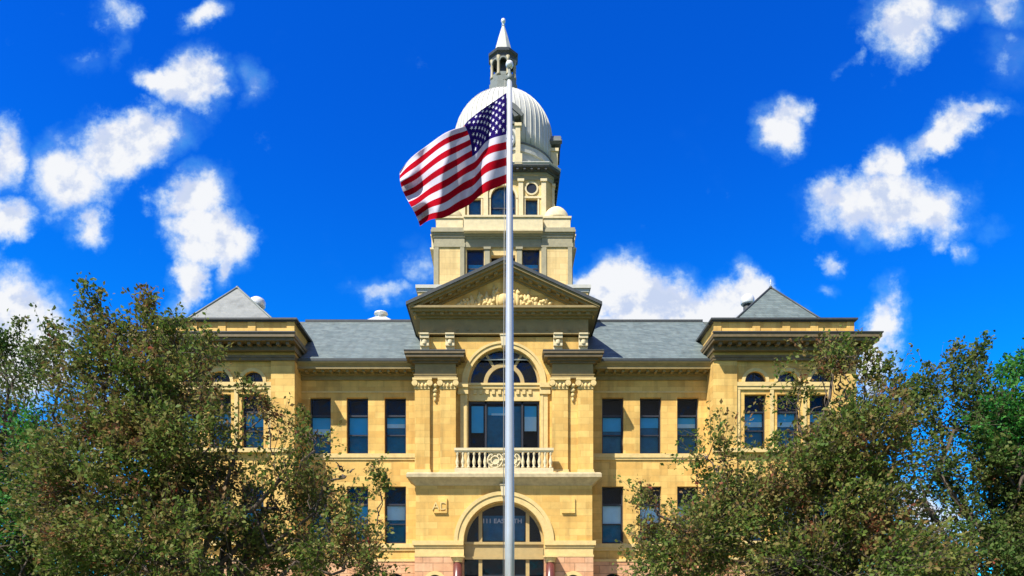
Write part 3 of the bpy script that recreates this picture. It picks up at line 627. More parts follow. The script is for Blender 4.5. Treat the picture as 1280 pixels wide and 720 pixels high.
def letters(txt, x0, x1, z, h, ypos, parent):
    cu = bpy.data.curves.new('lettering', 'FONT'); cu.body = txt; cu.size = h/.7; cu.extrude = .004; cu.space_character = 1.0; cu.offset = .008
    t = bpy.data.objects.new('tmp', cu); COL.objects.link(t); dg = bpy.context.evaluated_depsgraph_get(); me = bpy.data.meshes.new_from_object(t.evaluated_get(dg)); bpy.data.objects.remove(t)
    me.materials.clear(); me.materials.append(MATS['lettering']); xs = [v_.co.x for v_ in me.vertices]; k = (x1-x0)/(max(xs)-min(xs))
    o = bpy.data.objects.new('lettering', me); COL.objects.link(o); o.parent = parent; o.rotation_euler = (R(90), 0, 0); o.scale = (k, 1, 1); o.location = (x0-min(xs)*k, ypos, z)
letters('111 EAST 4TH', -1.15, .98, 6.86, .24, y+.045, es)
for s in (-1, 1):
    m = MB(); m.box(s*.02, s*.1, y, y+.08, 1.5, 4.0); m.box(s*1.1, s*1.2, y, y+.08, 1.5, 4.0); m.box(s*.1, s*1.1, y, y+.08, 3.88, 4.0); m.box(s*.1, s*1.1, y, y+.08, 1.5, 1.8)
    d = m.build('door', 'frame_dark', CH); m = MB(); m.box(s*.1, s*1.1, y+.03, y+.045, 1.8, 3.88); m.build('pane', 'glass', d)
    m = MB(); m.tube([(s*.2, y-.06, 2.3), (s*.2, y-.06, 2.9)], [.018, .018], 8); m.build('handle', 'white_metal', d)
# red granite columns
for s in (-1, 1):
    m = MB(); m.lathe([(.27, 2.1), (.275, 3), (.235, 4.62)], s*2.5, 39.85, 24); f = m.build('granite_column', 'granite_red', CH)
    m = MB(); m.lathe([(.24, 4.62), (.27, 4.66), (.25, 4.7), (.30, 4.8), (.34, 4.88)], s*2.5, 39.85, 24); m.box(s*2.5-.38, s*2.5+.38, 39.49, 40.15, 4.88, 4.95); m.build('capital', 'stone_trim', f)
    m = MB(); m.lathe([(.36, 1.9), (.36, 1.98), (.3, 2.1)], s*2.5, 39.85, 24); m.box(s*2.5-.4, s*2.5+.4, 39.45, 40.14, 0, 1.9); m.build('column_pedestal', 'stone_pink', f)
m = MB()
for i in range(9): m.box(-4.6, 4.6, 35.2+i*.34, 40.1, i*.165, (i+1)*.165)
m.box(-2.19, 2.19, 40.1, 41.6, 0, 1.48); m.build('entrance_steps', 'concrete', CH)

# ------------------------------------------------------------------ tower
TX, TY = -.05, 50.4
tw = MB(); tw.box(TX-5.2, TX+5.2, 45.2, 55.6, 15, 21.75); tw.build('tower_plinth', 'tower_stone', CH)
m = MB(); m.box(TX-5.35, TX+5.35, 45.05, 55.75, 21.75, 21.95); m.box(TX-5.25, TX+5.25, 45.15, 55.65, 21.55, 21.7495); m.build('plinth_coping', 'tower_metal', CH)
def rot4(m, fn):         # fn(m2) built for the front face, repeated on four faces about the tower axis
    for k in range(4):
        q = MB(); fn(q); c, s = [(1, 0), (0, 1), (-1, 0), (0, -1)][k]
        q.v = [(TX+(x-TX)*c-(y-TY)*s, TY+(x-TX)*s+(y-TY)*c, z) for x, y, z in q.v]
        m.m = 0; o = len(m.v); m.v += q.v; m.f += [[o+i for i in f] for f in q.f]; m.mi += q.mi; m.sm += q.sm
YT = 46.2     # belfry stage face, corner piers at 45.95
m = MB()
def belfry(q):
    q.wall(TX-2.4, TX+2.4, 21.95, 25.0, YT, .4, [(TX-2.28, TX-1.2, 22.3, 24.72), (TX+1.2, TX+2.28, 22.3, 24.72), (TX-.75, TX+.75, 22.3, 24.3)])
rot4(m, belfry); m.build('belfry_wall', 'tower_stone', CH)
m = MB()
def bcols(q):
    for x in (-1.02, -.9, .9, 1.02): pass
    for x in (-1.0, 1.0): q.box(TX+x-.16, TX+x+.16, YT-.14, YT, 22.0, 24.6); q.box(TX+x-.22, TX+x+.22, YT-.2, YT, 24.6, 24.74)
    q.box(TX-2.4, TX+2.4, YT-.1, YT+.3, 24.76, 25.0)
    q.box(TX-2.4, TX+2.4, YT-.03, YT+.3, 25.0, 25.3); q.box(TX-2.4, TX+2.4, YT-.10, YT+.3, 25.3, 25.42); q.box(TX-2.4, TX+2.4, YT-.22, YT+.3, 25.42, 25.55)
rot4(m, bcols); m.build('belfry_entablature', 'tower_trim', CH)
m = MB()
def bpar(q): q.box(TX-2.45, TX+2.45, YT-.55, YT+.2, 25.55, 25.66); q.box(TX-2.45, TX+2.45, YT-.45, YT+.2, 25.66, 26.42); q.box(TX-2.45, TX+2.45, YT-.52, YT+.9, 26.42, 26.54)
rot4(m, bpar); m.build('belfry_parapet', 'stone_pale', CH)
for k in range(4):
    for s in (-1, 1):
        if True:
            x = s*1.74
            q = MB(); q.box(TX+x-.54, TX+x+.54, YT+.2, YT+.28, 22.3, 24.72)
            c, sn = [(1, 0), (0, 1), (-1, 0), (0, -1)][k]
            def rt(mb): mb.v = [(TX+(a-TX)*c-(b-TY)*sn, TY+(a-TX)*sn+(b-TY)*c, z) for a, b, z in mb.v]; return mb
            q = MB(); q.box(TX+x-.54, TX+x-.47, YT+.2, YT+.28, 22.3, 24.72); q.box(TX+x+.47, TX+x+.54, YT+.2, YT+.28, 22.3, 24.72); q.box(TX+x-.47, TX+x+.47, YT+.2, YT+.28, 24.64, 24.72); q.box(TX+x-.47, TX+x+.47, YT+.2, YT+.28, 23.5, 23.57)
            f = rt(q).build('belfry_window', 'frame_dark', CH)
            q = MB(); q.box(TX+x-.47, TX+x+.47, YT+.24, YT+.25, 22.3, 24.7); rt(q).build('pane', 'glass', f)
            q = MB(); q.m = 1; q.box(TX+x-.54, TX+x+.54, YT+.5, YT+.52, 22.2, 24.8); q.m = 0; q.box(TX+x-.45, TX+x+.45, YT+.45, YT+.47, 22.3, 23.9); rt(q).build('blind', ['blind_blue', 'room'], f)
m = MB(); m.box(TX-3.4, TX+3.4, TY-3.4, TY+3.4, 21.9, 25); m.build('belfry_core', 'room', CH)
# corner piers with turrets
for sx in (-1, 1):
    for sy in (-1, 1):
        cx, cy = TX+sx*3.36, TY+sy*3.36
        m = MB(); m.box(cx-.92, cx+.92, cy-.92, cy+.92, 21.95, 24.95); f = m.build('corner_pier', 'tower_stone', CH)
        m = MB()
        for (ax, ay) in ((-.8, -.92), (.8, -.92), (-.8, .92), (.8, .92)):
            m.box(cx+ax-.13, cx+ax+.13, cy+ay-.06, cy+ay+.06, 21.95, 24.75)
            m.box(cx+ay-.06, cx+ay+.06, cy+ax-.13, cy+ax+.13, 21.95, 24.75)
        for o, z0, z1 in ((.04, 24.75, 25.0), (.0, 25.0, 25.35), (.05, 25.35, 25.5), (.1, 25.5, 25.62), (.19, 25.62, 25.76), (.15, 25.76, 25.9)): m.box(cx-.95-o, cx+.95+o, cy-.95-o, cy+.95+o, z0, z1)
        m.build('pier_cornice', 'tower_trim', f)
        m = MB(); m.box(cx-.84, cx+.84, cy-.84, cy+.84, 25.9, 26.6); m.box(cx-.9, cx+.9, cy-.9, cy+.9, 26.6, 26.72); m.build('turret_base', 'stone_pale', f)
        m = MB(); m.lathe([(.86*math.cos(R(a)), 26.72+1.0*math.sin(R(a))) for a in range(0, 91, 10)], cx, cy, 28); m.build('turret_dome', 'stone_pale', f)
# octagonal clock stage
STAGE0 = set(bpy.data.objects)
def octo(h, c, z=None):   # chamfered square, counter-clockwise seen from above -> outward on the right-hand side
    return [(TX-h+c, TY-h), (TX+h-c, TY-h), (TX+h, TY-h+c), (TX+h, TY+h-c), (TX+h-c, TY+h), (TX-h+c, TY+h), (TX-h, TY+h-c), (TX-h, TY-h+c)]
YU = TY-3.15
m = MB()
def upper(q):
    q.wall(TX-2.7, TX+2.7, 26.3, 29.5, YU, .35, [(TX-2.2, TX-1.42, 26.75, 28.15), (TX+1.42, TX+2.2, 26.75, 28.15), (TX-.8, TX+.8, 26.75, 28.2, 'arch')])
    p = octo(3.15, .45); a, b = p[1], p[2]; q.add([(*a, 26.3), (*b, 26.3), (*b, 29.5), (*a, 29.5)], [(0, 1, 2, 3)])
rot4(m, upper); m.build('clock_stage_wall', 'tower_stone', CH)
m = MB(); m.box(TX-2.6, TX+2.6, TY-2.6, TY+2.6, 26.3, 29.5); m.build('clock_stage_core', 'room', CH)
m = MB()
def upil(q):
    for x in (-2.58, -1.12, 1.12, 2.58): q.box(TX+x-.15, TX+x+.15, YU-.16, YU, 26.62, 29.2); q.box(TX+x-.21, TX+x+.21, YU-.22, YU, 29.2, 29.36); q.box(TX+x-.2, TX+x+.2, YU-.2, YU, 26.54, 26.7)
    q.box(TX-2.45, TX-1.25, YU-.06, YU, 28.2, 28.32); q.box(TX+1.25, TX+2.45, YU-.06, YU, 28.2, 28.32)
    q.arch(TX, 28.2, .8, .95, YU-.08, YU, 20)
    for s in (-1, 1): q.box(TX+s*.8, TX+s*.93, YU-.05, YU, 26.6, 28.2); q.box(TX+s*2.2, TX+s*2.3, YU-.04, YU, 26.7, 28.2); q.box(TX+s*1.32, TX+s*1.42, YU-.04, YU, 26.7, 28.2)
rot4(m, upil); m.build('clock_stage_pilaster', 'stone_pale', CH)
for k in range(4):
    c, sn = [(1, 0), (0, 1), (-1, 0), (0, -1)][k]
    def rt(mb): mb.v = [(TX+(a-TX)*c-(b-TY)*sn, TY+(a-TX)*sn+(b-TY)*c, z) for a, b, z in mb.v]; return mb
    q = MB(); q.arch(TX, 28.2, .72, .79, YU+.12, YU+.2, 20); q.box(TX-.79, TX-.72, YU+.12, YU+.2, 26.75, 28.2); q.box(TX+.72, TX+.79, YU+.12, YU+.2, 26.75, 28.2); q.box(TX-.72, TX+.72, YU+.12, YU+.2, 27.6, 27.68); q.box(TX-.03, TX+.03, YU+.12, YU+.2, 26.75, 27.6)
    f = rt(q).build('arched_window', 'frame_dark', CH)
    q = MB(); q.xz([(TX+.75*math.cos(a), 28.2+.75*math.sin(a)) for a in np.linspace(0, math.pi, 20)] + [(TX-.75, 26.75), (TX+.75, 26.75)], YU+.15, YU+.16); rt(q).build('pane', 'glass', f)
    q = MB(); q.xz([(TX+.75*math.cos(a), 28.2+.75*math.sin(a)) for a in np.linspace(0, math.pi, 20)] + [(TX-.75, 26.75), (TX+.75, 26.75)], YU+.3, YU+.32); rt(q).build('blind', 'blind_blue' if k == 9 else 'reflection_teal', f)
    for s in (-1, 1):
        x = TX+s*1.81
        q = MB(); q.box(x-.39, x-.33, YU+.12, YU+.2, 26.75, 28.15); q.box(x+.33, x+.39, YU+.12, YU+.2, 26.75, 28.15); q.box(x-.33, x+.33, YU+.12, YU+.2, 28.08, 28.15); f = rt(q).build('tower_window', 'frame_dark', CH)
        q = MB(); q.box(x-.35, x+.35, YU+.15, YU+.16, 26.75, 28.1); rt(q).build('pane', 'glass', f)
        q = MB(); q.box(x-.39, x+.39, YU+.3, YU+.32, 26.75, 28.15); rt(q).build('blind', 'reflection_teal', f)
        # round window: ring and dark disc
        q = MB(); n = 24
        q.arch(x, 28.82, .33, .43, YU-.07, YU, 24, 0, 2*math.pi-1e-4); f = rt(q).build('round_window', 'stone_pale', CH)
        q = MB(); q.xz([(x+.335*math.cos(a), 28.82+.335*math.sin(a)) for a in np.linspace(0, 2*math.pi, 25)[:-1]], YU-.02, YU-.004); rt(q).build('pane', 'room', f)
m = MB(); m.sweep(octo(3.15, .45), [(0, 29.36), (.05, 29.36), (.05, 29.62), (.12, 29.66), (.12, 29.8), (0, 29.8)], True); m.build('clock_stage_frieze', 'tower_trim', CH)
m = MB(); m.sweep(octo(3.15, .45), [(0, 29.8), (.2, 29.8), (.24, 29.9), (.5, 29.93), (.54, 30.02), (.5, 30.1), (-.3, 30.1), (-.3, 29.8)], True)
for k in range(4):
    c, sn = [(1, 0), (0, 1), (-1, 0), (0, -1)][k]
    for i in range(13):
        x = -2.7+.45*i; q = MB(); q.box(TX+x-.07, TX+x+.07, YU-.46, YU-.2, 29.8, 29.928); m.v, m.f, m.mi, m.sm = m.v+[(TX+(a-TX)*c-(b-TY)*sn, TY+(a-TX)*sn+(b-TY)*c, z) for a, b, z in q.v], m.f+[[len(m.v)+t for t in f] for f in q.f], m.mi+q.mi, m.sm+q.sm
m.build('clock_stage_cornice', 'dark_metal', CH)
m = MB(); m.sweep(octo(3.15, .45), [(-1, 30.104), (.5, 30.104), (.56, 30.2), (.5, 30.26), (-1, 30.26)], True); p = [(*a, 30.2) for a in octo(3.15, .45)]; m.add(p, [tuple(range(8))]); m.build('cornice_crown', 'tower_metal', CH)
for o in set(bpy.data.objects)-STAGE0:
    if o.parent == CH: o.location.z += .24
# drum band and dome
m = MB(); m.lathe([(3.5, 30.3), (3.5, 31.3), (3.6, 31.32), (3.6, 31.5), (3.45, 31.52), (3.45, 31.9), (3.38, 32.0)], TX, TY, 48, False)
for k in range(16):
    a = 2*math.pi*k/16+.2; 
m.build('dome_drum', 'tower_metal', CH)
DR, DZ, DH = 3.33, 33.85, 3.2
prof = [(DR, 31.95), (DR+.01, 32.9)] + [(DR*math.cos(R(a)), DZ+DH*math.sin(R(a))) for a in range(0, 80, 5)]
m = MB(); m.lathe(prof, TX, TY, 64); dome = m.build('dome', 'dome_metal', CH)
m = MB()
for k in range(56):
    a = 2*math.pi*k/56; m.tube([(TX+(r+.01)*math.cos(a), TY+(r+.01)*math.sin(a), z) for r, z in prof[:-1]], [.032]*(len(prof)-1), 5)
m.build('standing_seam', 'tower_metal', dome)
m = MB(); m.lathe([(3.42, 31.86), (3.5, 31.9), (3.5, 31.98), (3.4, 32.0)], TX, TY, 64, False); m.build('dome_base_ring', 'hood_metal', dome)
# clock dormers on four sides
for k in range(4):
    c, sn = [(1, 0), (0, 1), (-1, 0), (0, -1)][k]; yf = TY-3.55
    q = MB(); q.box(TX-.85, TX+.85, yf+.12, TY-2.2, 30.3, 33.0); f = rt(q).build('clock_dormer', 'tower_metal', CH)
    q = MB()
    for s in (-1, 1): q.box(TX+s*.78, TX+s*1.08, yf-.08, yf+.5, 31.0, 32.75); q.box(TX+s*.72, TX+s*1.2, yf-.14, yf+.5, 30.34, 31.0); q.box(TX+s*.72, TX+s*1.16, yf-.14, yf+.5, 32.75, 32.95)
    q.box(TX-.8, TX+.8, yf-.02, yf+.12, 30.34, 31.0); rt(q).build('dormer_pilaster', 'stone_pale', f)
    q = MB(); q.arch(TX, 32.95, .75, 1.3, yf-.3, TY-2.0, 18, R(20), R(160)); q.arch(TX, 32.95, .35, .75, yf-.02, TY-2.0, 18, 0, math.pi); q.xz([(TX-1.3, 33.35), (TX, 34.5), (TX+1.3, 33.35), (TX+1.15, 33.2), (TX, 34.2), (TX-1.15, 33.2)], yf-.36, TY-2.0)
    rt(q).build('dormer_hood', 'hood_metal', f)
    q = MB(); q.arch(TX, 32.0, .66, .78, yf-.04, yf+.12, 32, 0, 2*math.pi-1e-4); rt(q).build('clock_ring', 'grey_metal', f)
    q = MB(); q.xz([(TX+.68*math.cos(a), 32.0+.68*math.sin(a)) for a in np.linspace(0, 2*math.pi, 33)[:-1]], yf+.04, yf+.118); fc = rt(q).build('clock_face', 'white_metal', f)
    q = MB()
    for h in range(12):
        a = R(30*h); q.xz([(TX+r*math.sin(a)+w*math.cos(a), 32+r*math.cos(a)-w*math.sin(a)) for r, w in ((.5, -.02), (.5, .02), (.62, .02), (.62, -.02))], yf+.025, yf+.039)
    for a, l, w in ((R(320), .36, .03), (R(75), .52, .02)): q.xz([(TX+r*math.sin(a)+ww*math.cos(a), 32+r*math.cos(a)-ww*math.sin(a)) for r, ww in ((-.08, -w), (-.08, w), (l, w*.5), (l, -w*.5))], yf+.01, yf+.024)
    rt(q).build('clock_hand', 'frame_dark', f)
# lantern
STAGE1 = set(bpy.data.objects)
o8 = math.pi/8
m = MB(); m.lathe([(1.12, 36.9), (1.12, 37.75), (1.02, 37.8), (1.02, 38.1), (.95, 38.15), (.95, 38.42), (.85, 38.5)], TX, TY, 8, False, o8); lt = m.build('lantern', 'grey_metal', CH)
m = MB()
for k in range(8):
    a = k*math.pi/4+o8; x, y_ = TX+.82*math.cos(a), TY+.82*math.sin(a); m.lathe([(.14, 38.5), (.14, 38.62), (.11, 38.7), (.10, 39.55), (.15, 39.78)], x, y_, 10)
m.build('lantern_column', 'tower_trim', lt)
m = MB()
for k in range(8):
    a = k*math.pi/4; q = MB(); q.arch(0, 39.45, .22, .31, .72, .84, 10); q.spandrel(0, 39.45, .23, -.31, .31, 39.8, .74, .82, 10); q.box(-.31, .31, .72, .8, 38.5, 38.75)
    c, s = math.cos(a), math.sin(a); q.v = [(TX+x*c-y_*s, TY+x*s+y_*c, z) for x, y_, z in q.v]; oo = len(m.v); m.v += q.v; m.f += [[oo+i for i in f] for f in q.f]; m.mi += q.mi; m.sm += q.sm
m.build('lantern_arch', 'grey_metal', lt)
m = MB(); m.lathe([(.45, 38.5), (.45, 39.8)], TX, TY, 8, False, o8); m.build('lantern_core', 'dark_metal', lt)
m = MB(); m.lathe([(.9, 39.78), (.92, 39.95), (1.05, 40.05), (1.08, 40.2), (.98, 40.3), (.7, 40.38)], TX, TY, 8, False, o8); m.build('lantern_cornice', 'dark_metal', lt)
m = MB(); m.lathe([(.66, 40.38), (.60, 40.6), (.36, 41.5), (.10, 42.35), (.06, 42.4)], TX, TY, 8, False, o8); sp = m.build('spire', 'tower_metal', CH)
m = MB(); m.lathe([(.06, 42.4), (.12, 42.44), (.05, 42.5), (.05, 42.55), (.13, 42.62), (.16, 42.74), (.12, 42.86), (.02, 42.92)], TX, TY, 16); m.build('finial', 'white_metal', sp)

for o in set(bpy.data.objects)-STAGE1:
    if o.parent == CH: o.location.z -= .42

# ------------------------------------------------------------------ flagpole and flag
PXX, PY = .15, 20.0
fp = empty('flagpole', (PXX, PY, 0)); tag(fp, 'tall tapered silver flagpole on the front walk, topped by a white ball', 'flagpole')
def fpart(m, name, mt, par=fp): return m.build(name, mt, par)
m = MB(); m.lathe([(.136, .05), (.132, 4), (.116, 8), (.088, 13), (.068, 16.15)], 0, 0, 28); pole = fpart(m, 'pole', 'pole_metal')
m = MB(); m.lathe([(.34, .05), (.34, .09), (.24, .16), (.18, .24), (.16, .3)], 0, 0, 28); fpart(m, 'base_collar', 'pole_metal')
m = MB(); m.lathe([(.072, 16.15), (.09, 16.17), (.09, 16.27), (.05, 16.31), (.035, 16.42), (.03, 16.5)], 0, 0, 16); m.box(-.16, -.03, -.02, .02, 16.18, 16.24); fpart(m, 'truck', 'grey_metal')
m = MB(); m.lathe([(.03+.0, 16.47)] + [(.105*math.cos(R(a)), 16.58+.105*math.sin(R(a))) for a in range(-80, 90, 10)], 0, 0, 20); fpart(m, 'ball', 'white_metal')
m = MB(); m.tube([(-.13, -.02, 16.18), (-.15, -.03, 9), (-.17, -.02, 1.5)], [.005]*3, 5); m.tube([(-.13, .02, 16.18), (-.16, .02, 9), (-.18, .01, 1.5)], [.005]*3, 5); fpart(m, 'halyard', 'rope')
m = MB(); m.box(-.22, -.14, -.02, .02, 1.47, 1.5); m.tube([(-.2, 0, 1.38), (-.2, 0, 1.62)], [.014, .014], 6); fpart(m, 'cleat', 'grey_metal')

ctrl = {0: [(633,116),(607,134),(580,153),(552,168),(522,187),(498,214)],
        .54: [(633,168),(609,176),(591,197),(563,214),(533,234),(509,248)],
        1: [(633,229),(606,241),(585,256),(565,268),(545,273),(524,282)]}
def cr(p, t):
    n = len(p)-1; x = t*n; i = min(int(x), n-1); f = x-i
    g = lambda j: np.array(p[j], float) if 0 <= j <= n else (2*np.array(p[0], float)-np.array(p[1], float) if j < 0 else 2*np.array(p[n], float)-np.array(p[n-1], float))
    a, b, c, d = g(i-1), g(i), g(i+1), g(i+2)
    return .5*(2*b+(c-a)*f+(2*a-5*b+4*c-d)*f*f+(3*b-a-3*c+d)*f**3)
def flag_pt(u, v):
    w = min(1, max(0, (u-.34)/.16)); w = w*w*(3-2*w); curl = 0            # beyond the canton the top stripe is blown over and hangs behind
    if v < 1/13: curl = w*(1/13-v); v = v+(2/13-2*v)*w
    a, b, c = cr(ctrl[0], u), cr(ctrl[.54], u), cr(ctrl[1], u)
    vv = v-w*(1-v)*.06
    l0 = (vv-.54)*(vv-1)/(.54); l1 = vv*(vv-1)/(.54*(.54-1)); l2 = vv*(vv-.54)/(.46)
    p = a*l0+b*l1+c*l2
    amp = min(1, u*2.2)
    ph = 2*math.pi*(1.45*u-.50*v)
    p = p+np.array([0, 1])*amp*(1.6*math.sin(ph*2+1.0))*(.3+.7*u)+np.array([1, 0])*2.5*math.sin(7*v+2)*max(0, u-.7)/.3
    dyy = amp*(.38*math.sin(ph+.4)+.14*math.sin(ph*2.3+v*3)+.05*math.sin(13*v+8*u)+.07*math.sin(21*u-6*v)+.05*math.sin(31*u+4*v))-1.3*u+curl*2.0
    if u > .8: dyy += (u-.8)*2.2*math.sin(16*v)
    d = PY-.02+dyy
    return Vector(((p[0]-VX)/F*d, d, EYE+(VY-p[1])/F*d))
NU, NV = 96, 78
m = MB(); vs = [flag_pt(i/NU, j/NV) for j in range(NV+1) for i in range(NU+1)]
o = len(m.v); m.v += [tuple(p) for p in vs]
for j in range(NV):
    st = int(j/NV*13)
    for i in range(NU):
        m.f.append([j*(NU+1)+i, (j+1)*(NU+1)+i, (j+1)*(NU+1)+i+1, j*(NU+1)+i+1]); m.sm.append(True)
        m.mi.append(2 if (i/NU < .4 and st < 7) else (1 if st % 2 == 0 else 0))
def fn(u, v):
    e = .004; a = flag_pt(u+e, v)-flag_pt(u-e, v); b = flag_pt(u, v+e)-flag_pt(u, v-e); return a.cross(b).normalized()
m.m = 3
for r in range(9):
    cnt = 6 if r % 2 == 0 else 5
    for k in range(cnt):
        cu_ = (.4/12)*(1+2*k+(0 if cnt == 6 else 1)); cv = (7/13/10)*(r+1)
        for side in (-1, 1):
            pts = []
            for q in range(10):
                a = math.pi*q/5; rr_ = .031 if q % 2 == 0 else .0125
                uu, vv = cu_+rr_*math.sin(a)/1.9, cv-rr_*math.cos(a); pts.append(flag_pt(max(.001, uu), max(.001, vv))+fn(cu_, cv)*.012*side)
            c_ = flag_pt(cu_, cv)+fn(cu_, cv)*.012*side
            m.add([c_]+pts, [(0, q+1, (q+1) % 10+1) for q in range(10)])
fl = m.build('flag', ['flag_white', 'flag_red', 'flag_blue', 'flag_star'])
tag(fl, 'red, white and blue flag with stars and stripes flying to the left from the flagpole', 'flag')

# ------------------------------------------------------------------ trees
def tree(name, label, cat, base_px, depth, blobs, leafm, shoots, leaves_per, leaf=.085, seed=1, group=None, trunk_r=.17, drop=.0, twig=.0055, leaders=(), gap=-.05):
    """blobs: (px, py, rx, ry, weight, looseness) of the crown parts as seen, converted to metres at the tree's own distance"""
    rg = np.random.default_rng(seed); k = depth/F
    bx, by = (base_px-VX)*k, depth
    B = [((b[0]-VX)*k, depth+rg.uniform(-.25, .25)*b[2]*k, EYE+(VY-b[1])*k, b[2]*k, b[2]*k*.8+.4, b[3]*k, b[4], b[5]) for b in blobs]
    root = empty(name, (bx, by, 0)); tag(root, label, cat, group); off = np.array([bx, by, 0])
    cz = min(b[2] for b in B); fork = np.array([bx, by, 1.5])
    tr = MB(); nodes = []
    def limb(p, q, r0, r1, n=6, wob=.12, sides=6):
        p = np.array(p, float); q = np.array(q, float); L_ = np.linalg.norm(q-p); pts = []; rads = []
        for i in range(n+1):
            t = i/n; w = p+(q-p)*t; w = w+rg.normal(0, wob*L_*.25, 3)*math.sin(math.pi*t); w[2] += .10*L_*math.sin(math.pi*t)*(1 if q[2] < p[2]+L_*.8 else 0)
            pts.append(w-off); rads.append(r0+(r1-r0)*t); nodes.append((w, r0+(r1-r0)*t))
        tr.tube(pts, rads, sides); return pts
    limb((bx, by, -.1), fork, trunk_r*1.25, trunk_r, 4, .05, 10)
    ks = rg.normal(0, 1, (7, 3)); ks = ks/np.linalg.norm(ks, axis=1)[:, None]*np.linspace(1.6, 6.5, 7)[:, None]; ps = rg.uniform(0, 6.28, 7)
    clump = lambda q: float((np.sin(ks@q+ps)*np.linspace(1, .55, 7)).sum())/2.0
    P = []; S = []
    for (lx, ly, ll) in leaders:                       # long upright shoots that stand out of the crown
        q = np.array([(lx-VX)*k, depth+rg.uniform(-.3, .3), EYE+(VY-ly)*k]); b0 = q-np.array([rg.normal(0, .25), 0, ll]); limb(b0-np.array([0, 0, .8]), q, .022, .004, 7, .18, 4)
        for t_ in np.linspace(0, 1, int(6+ll*9)):
            P.append(b0+(q-b0)*t_+rg.normal(0, .03, 3)); dd = rg.normal(0, 1, 3)*np.array([1, 1, .5])+np.array([0, 0, .9]); S.append(dd/np.linalg.norm(dd)*(.42*(1.15-t_)))
    tot = sum(b[6]*b[3]*b[5] for b in B)
    for (x, y, z, rx, ry, rz, w, loose) in B:
        c = np.array([x, y, z]); limb(fork+rg.normal(0, .05, 3), c-np.array([0, 0, rz*.5]), trunk_r*.55, .035, 9, .3, 7)
        nsub = max(5, int(14*w*rx*rz/2)); nsub = min(nsub, 26)
        subs = []
        for i in range(nsub):
            d = rg.normal(0, 1, 3); d /= np.linalg.norm(d); d[2] = d[2]*.8+.25; r = rg.uniform(.35, .85); q = c+d*np.array([rx, ry, rz])*r
            limb(c-np.array([0, 0, rz*.5]) if i % 2 else (c+q)/2-np.array([0, 0, rz*.2]), q, .03, .010, 6, .35, 4); subs.append(q)
        ns = int(shoots*w*rx*rz/tot)
        for i in range(ns):
            d = rg.normal(0, 1, 3); d /= np.linalg.norm(d); r = rg.uniform(.2, 1)**.5*(1+loose*rg.normal(0, .12)); q = c+d*np.array([rx, ry, rz])*r
            if q[2] < .5: continue
            if clump(q) < gap*(.4+.6*loose): continue
            dirn = d*np.array([1, 1, .8])+np.array([0, 0, .45-drop])+rg.normal(0, .35, 3); dirn /= np.linalg.norm(dirn); ln = rg.uniform(.3, .75)*(1+.5*loose)
            P.append(q); S.append(dirn*ln)
    P = np.array(P); S = np.array(S)
    # twigs as thin three-sided strips joining the shoots to the branches
    nn = np.array([n[0] for n in nodes])
    for i in range(0, len(P)):
        if i % 2 == 0:
            j = np.argmin(((nn-P[i])**2).sum(1)); a = nn[j]; 
            if np.linalg.norm(a-P[i]) < 1.6: tr.tube([a-off, P[i]-off, P[i]+S[i]*.5-off, P[i]+S[i]-off], [.010, .007, twig, .003], 3)
        else: tr.tube([P[i]-off, P[i]+S[i]-off], [twig, .003], 3)
    trunk = tr.build('trunk', 'bark', root)
    M = len(P)*leaves_per; idx = np.repeat(np.arange(len(P)), leaves_per)
    t = rg.uniform(0, 1.08, M)[:, None]; spread = .085*(1.5-t)*np.abs(rg.normal(1, .3, (M, 1)))
    cpos = P[idx]+S[idx]*t+rg.normal(0, 1, (M, 3))*spread-np.array([0, 0, .03])
    ax = rg.normal(0, 1, (M, 3))+S[idx]/np.linalg.norm(S[idx], axis=1)[:, None]*.8; ax[:, 2] -= .25; ax /= np.linalg.norm(ax, axis=1)[:, None]
    nr = rg.normal(0, 1, (M, 3)); nr[:, 2] += .7; sd = np.cross(ax, nr); sd /= np.linalg.norm(sd, axis=1)[:, None]; up = np.cross(sd, ax)
    l = (leaf*rg.uniform(.55, 1.25, M))[:, None]; w = l*.30
    V = np.empty((M, 4, 3)); V[:, 0] = cpos-off; V[:, 1] = cpos+ax*l*.5+sd*w+up*l*.10-off; V[:, 2] = cpos+ax*l-off; V[:, 3] = cpos+ax*l*.5-sd*w+up*l*.10-off
    me = bpy.data.meshes.new('crown'); me.vertices.add(M*4); me.vertices.foreach_set('co', V.reshape(-1)); me.loops.add(M*4); me.polygons.add(M)
    me.loops.foreach_set('vertex_index', np.arange(M*4)); me.polygons.foreach_set('loop_start', np.arange(0, M*4, 4)); me.polygons.foreach_set('loop_total', np.full(M, 4))
    me.materials.append(MATS[leafm]); me.update(calc_edges=True); me.validate()
    co = bpy.data.objects.new('crown', me); COL.objects.link(co); co.parent = root
    return root
G = 'crabapple trees in front of the courthouse'
tree('crabapple_tree', 'largest brownish green crabapple tree, left of the flagpole in front of the left corner pavilion', 'tree', 230, 20,
     [(155,495,55,60,1.1,.6),(222,485,46,48,1.1,.6),(118,412,13,36,1,1.2),(190,415,20,16,.9,1),(145,455,30,30,1,1),(250,455,24,20,.25,1),(228,575,88,72,1.1,.4),(165,620,110,95,1.2,.4),(320,622,78,58,1.0,.5),(298,535,42,30,.2,1),(350,575,24,40,.35,1),(390,655,55,45,.9,.7),(430,590,44,13,.6,.8),(432,700,50,26,.9,.8),(240,695,150,55,1.5,.3),(393,545,14,36,.3,.9)],
     'leaf_olive', 6400, 16, leaf=.13, leaders=[(112,352,1.6),(124,362,1.2),(128,392,1.0),(180,358,1.1),(192,372,1.0),(205,398,.8),(160,405,1.0),(232,400,.7),(255,412,.7),(142,400,1),(330,500,.7),(375,505,1.0),(470,585,.5),(480,600,.4),(465,690,.5),(300,470,.7)], seed=11, group=G)
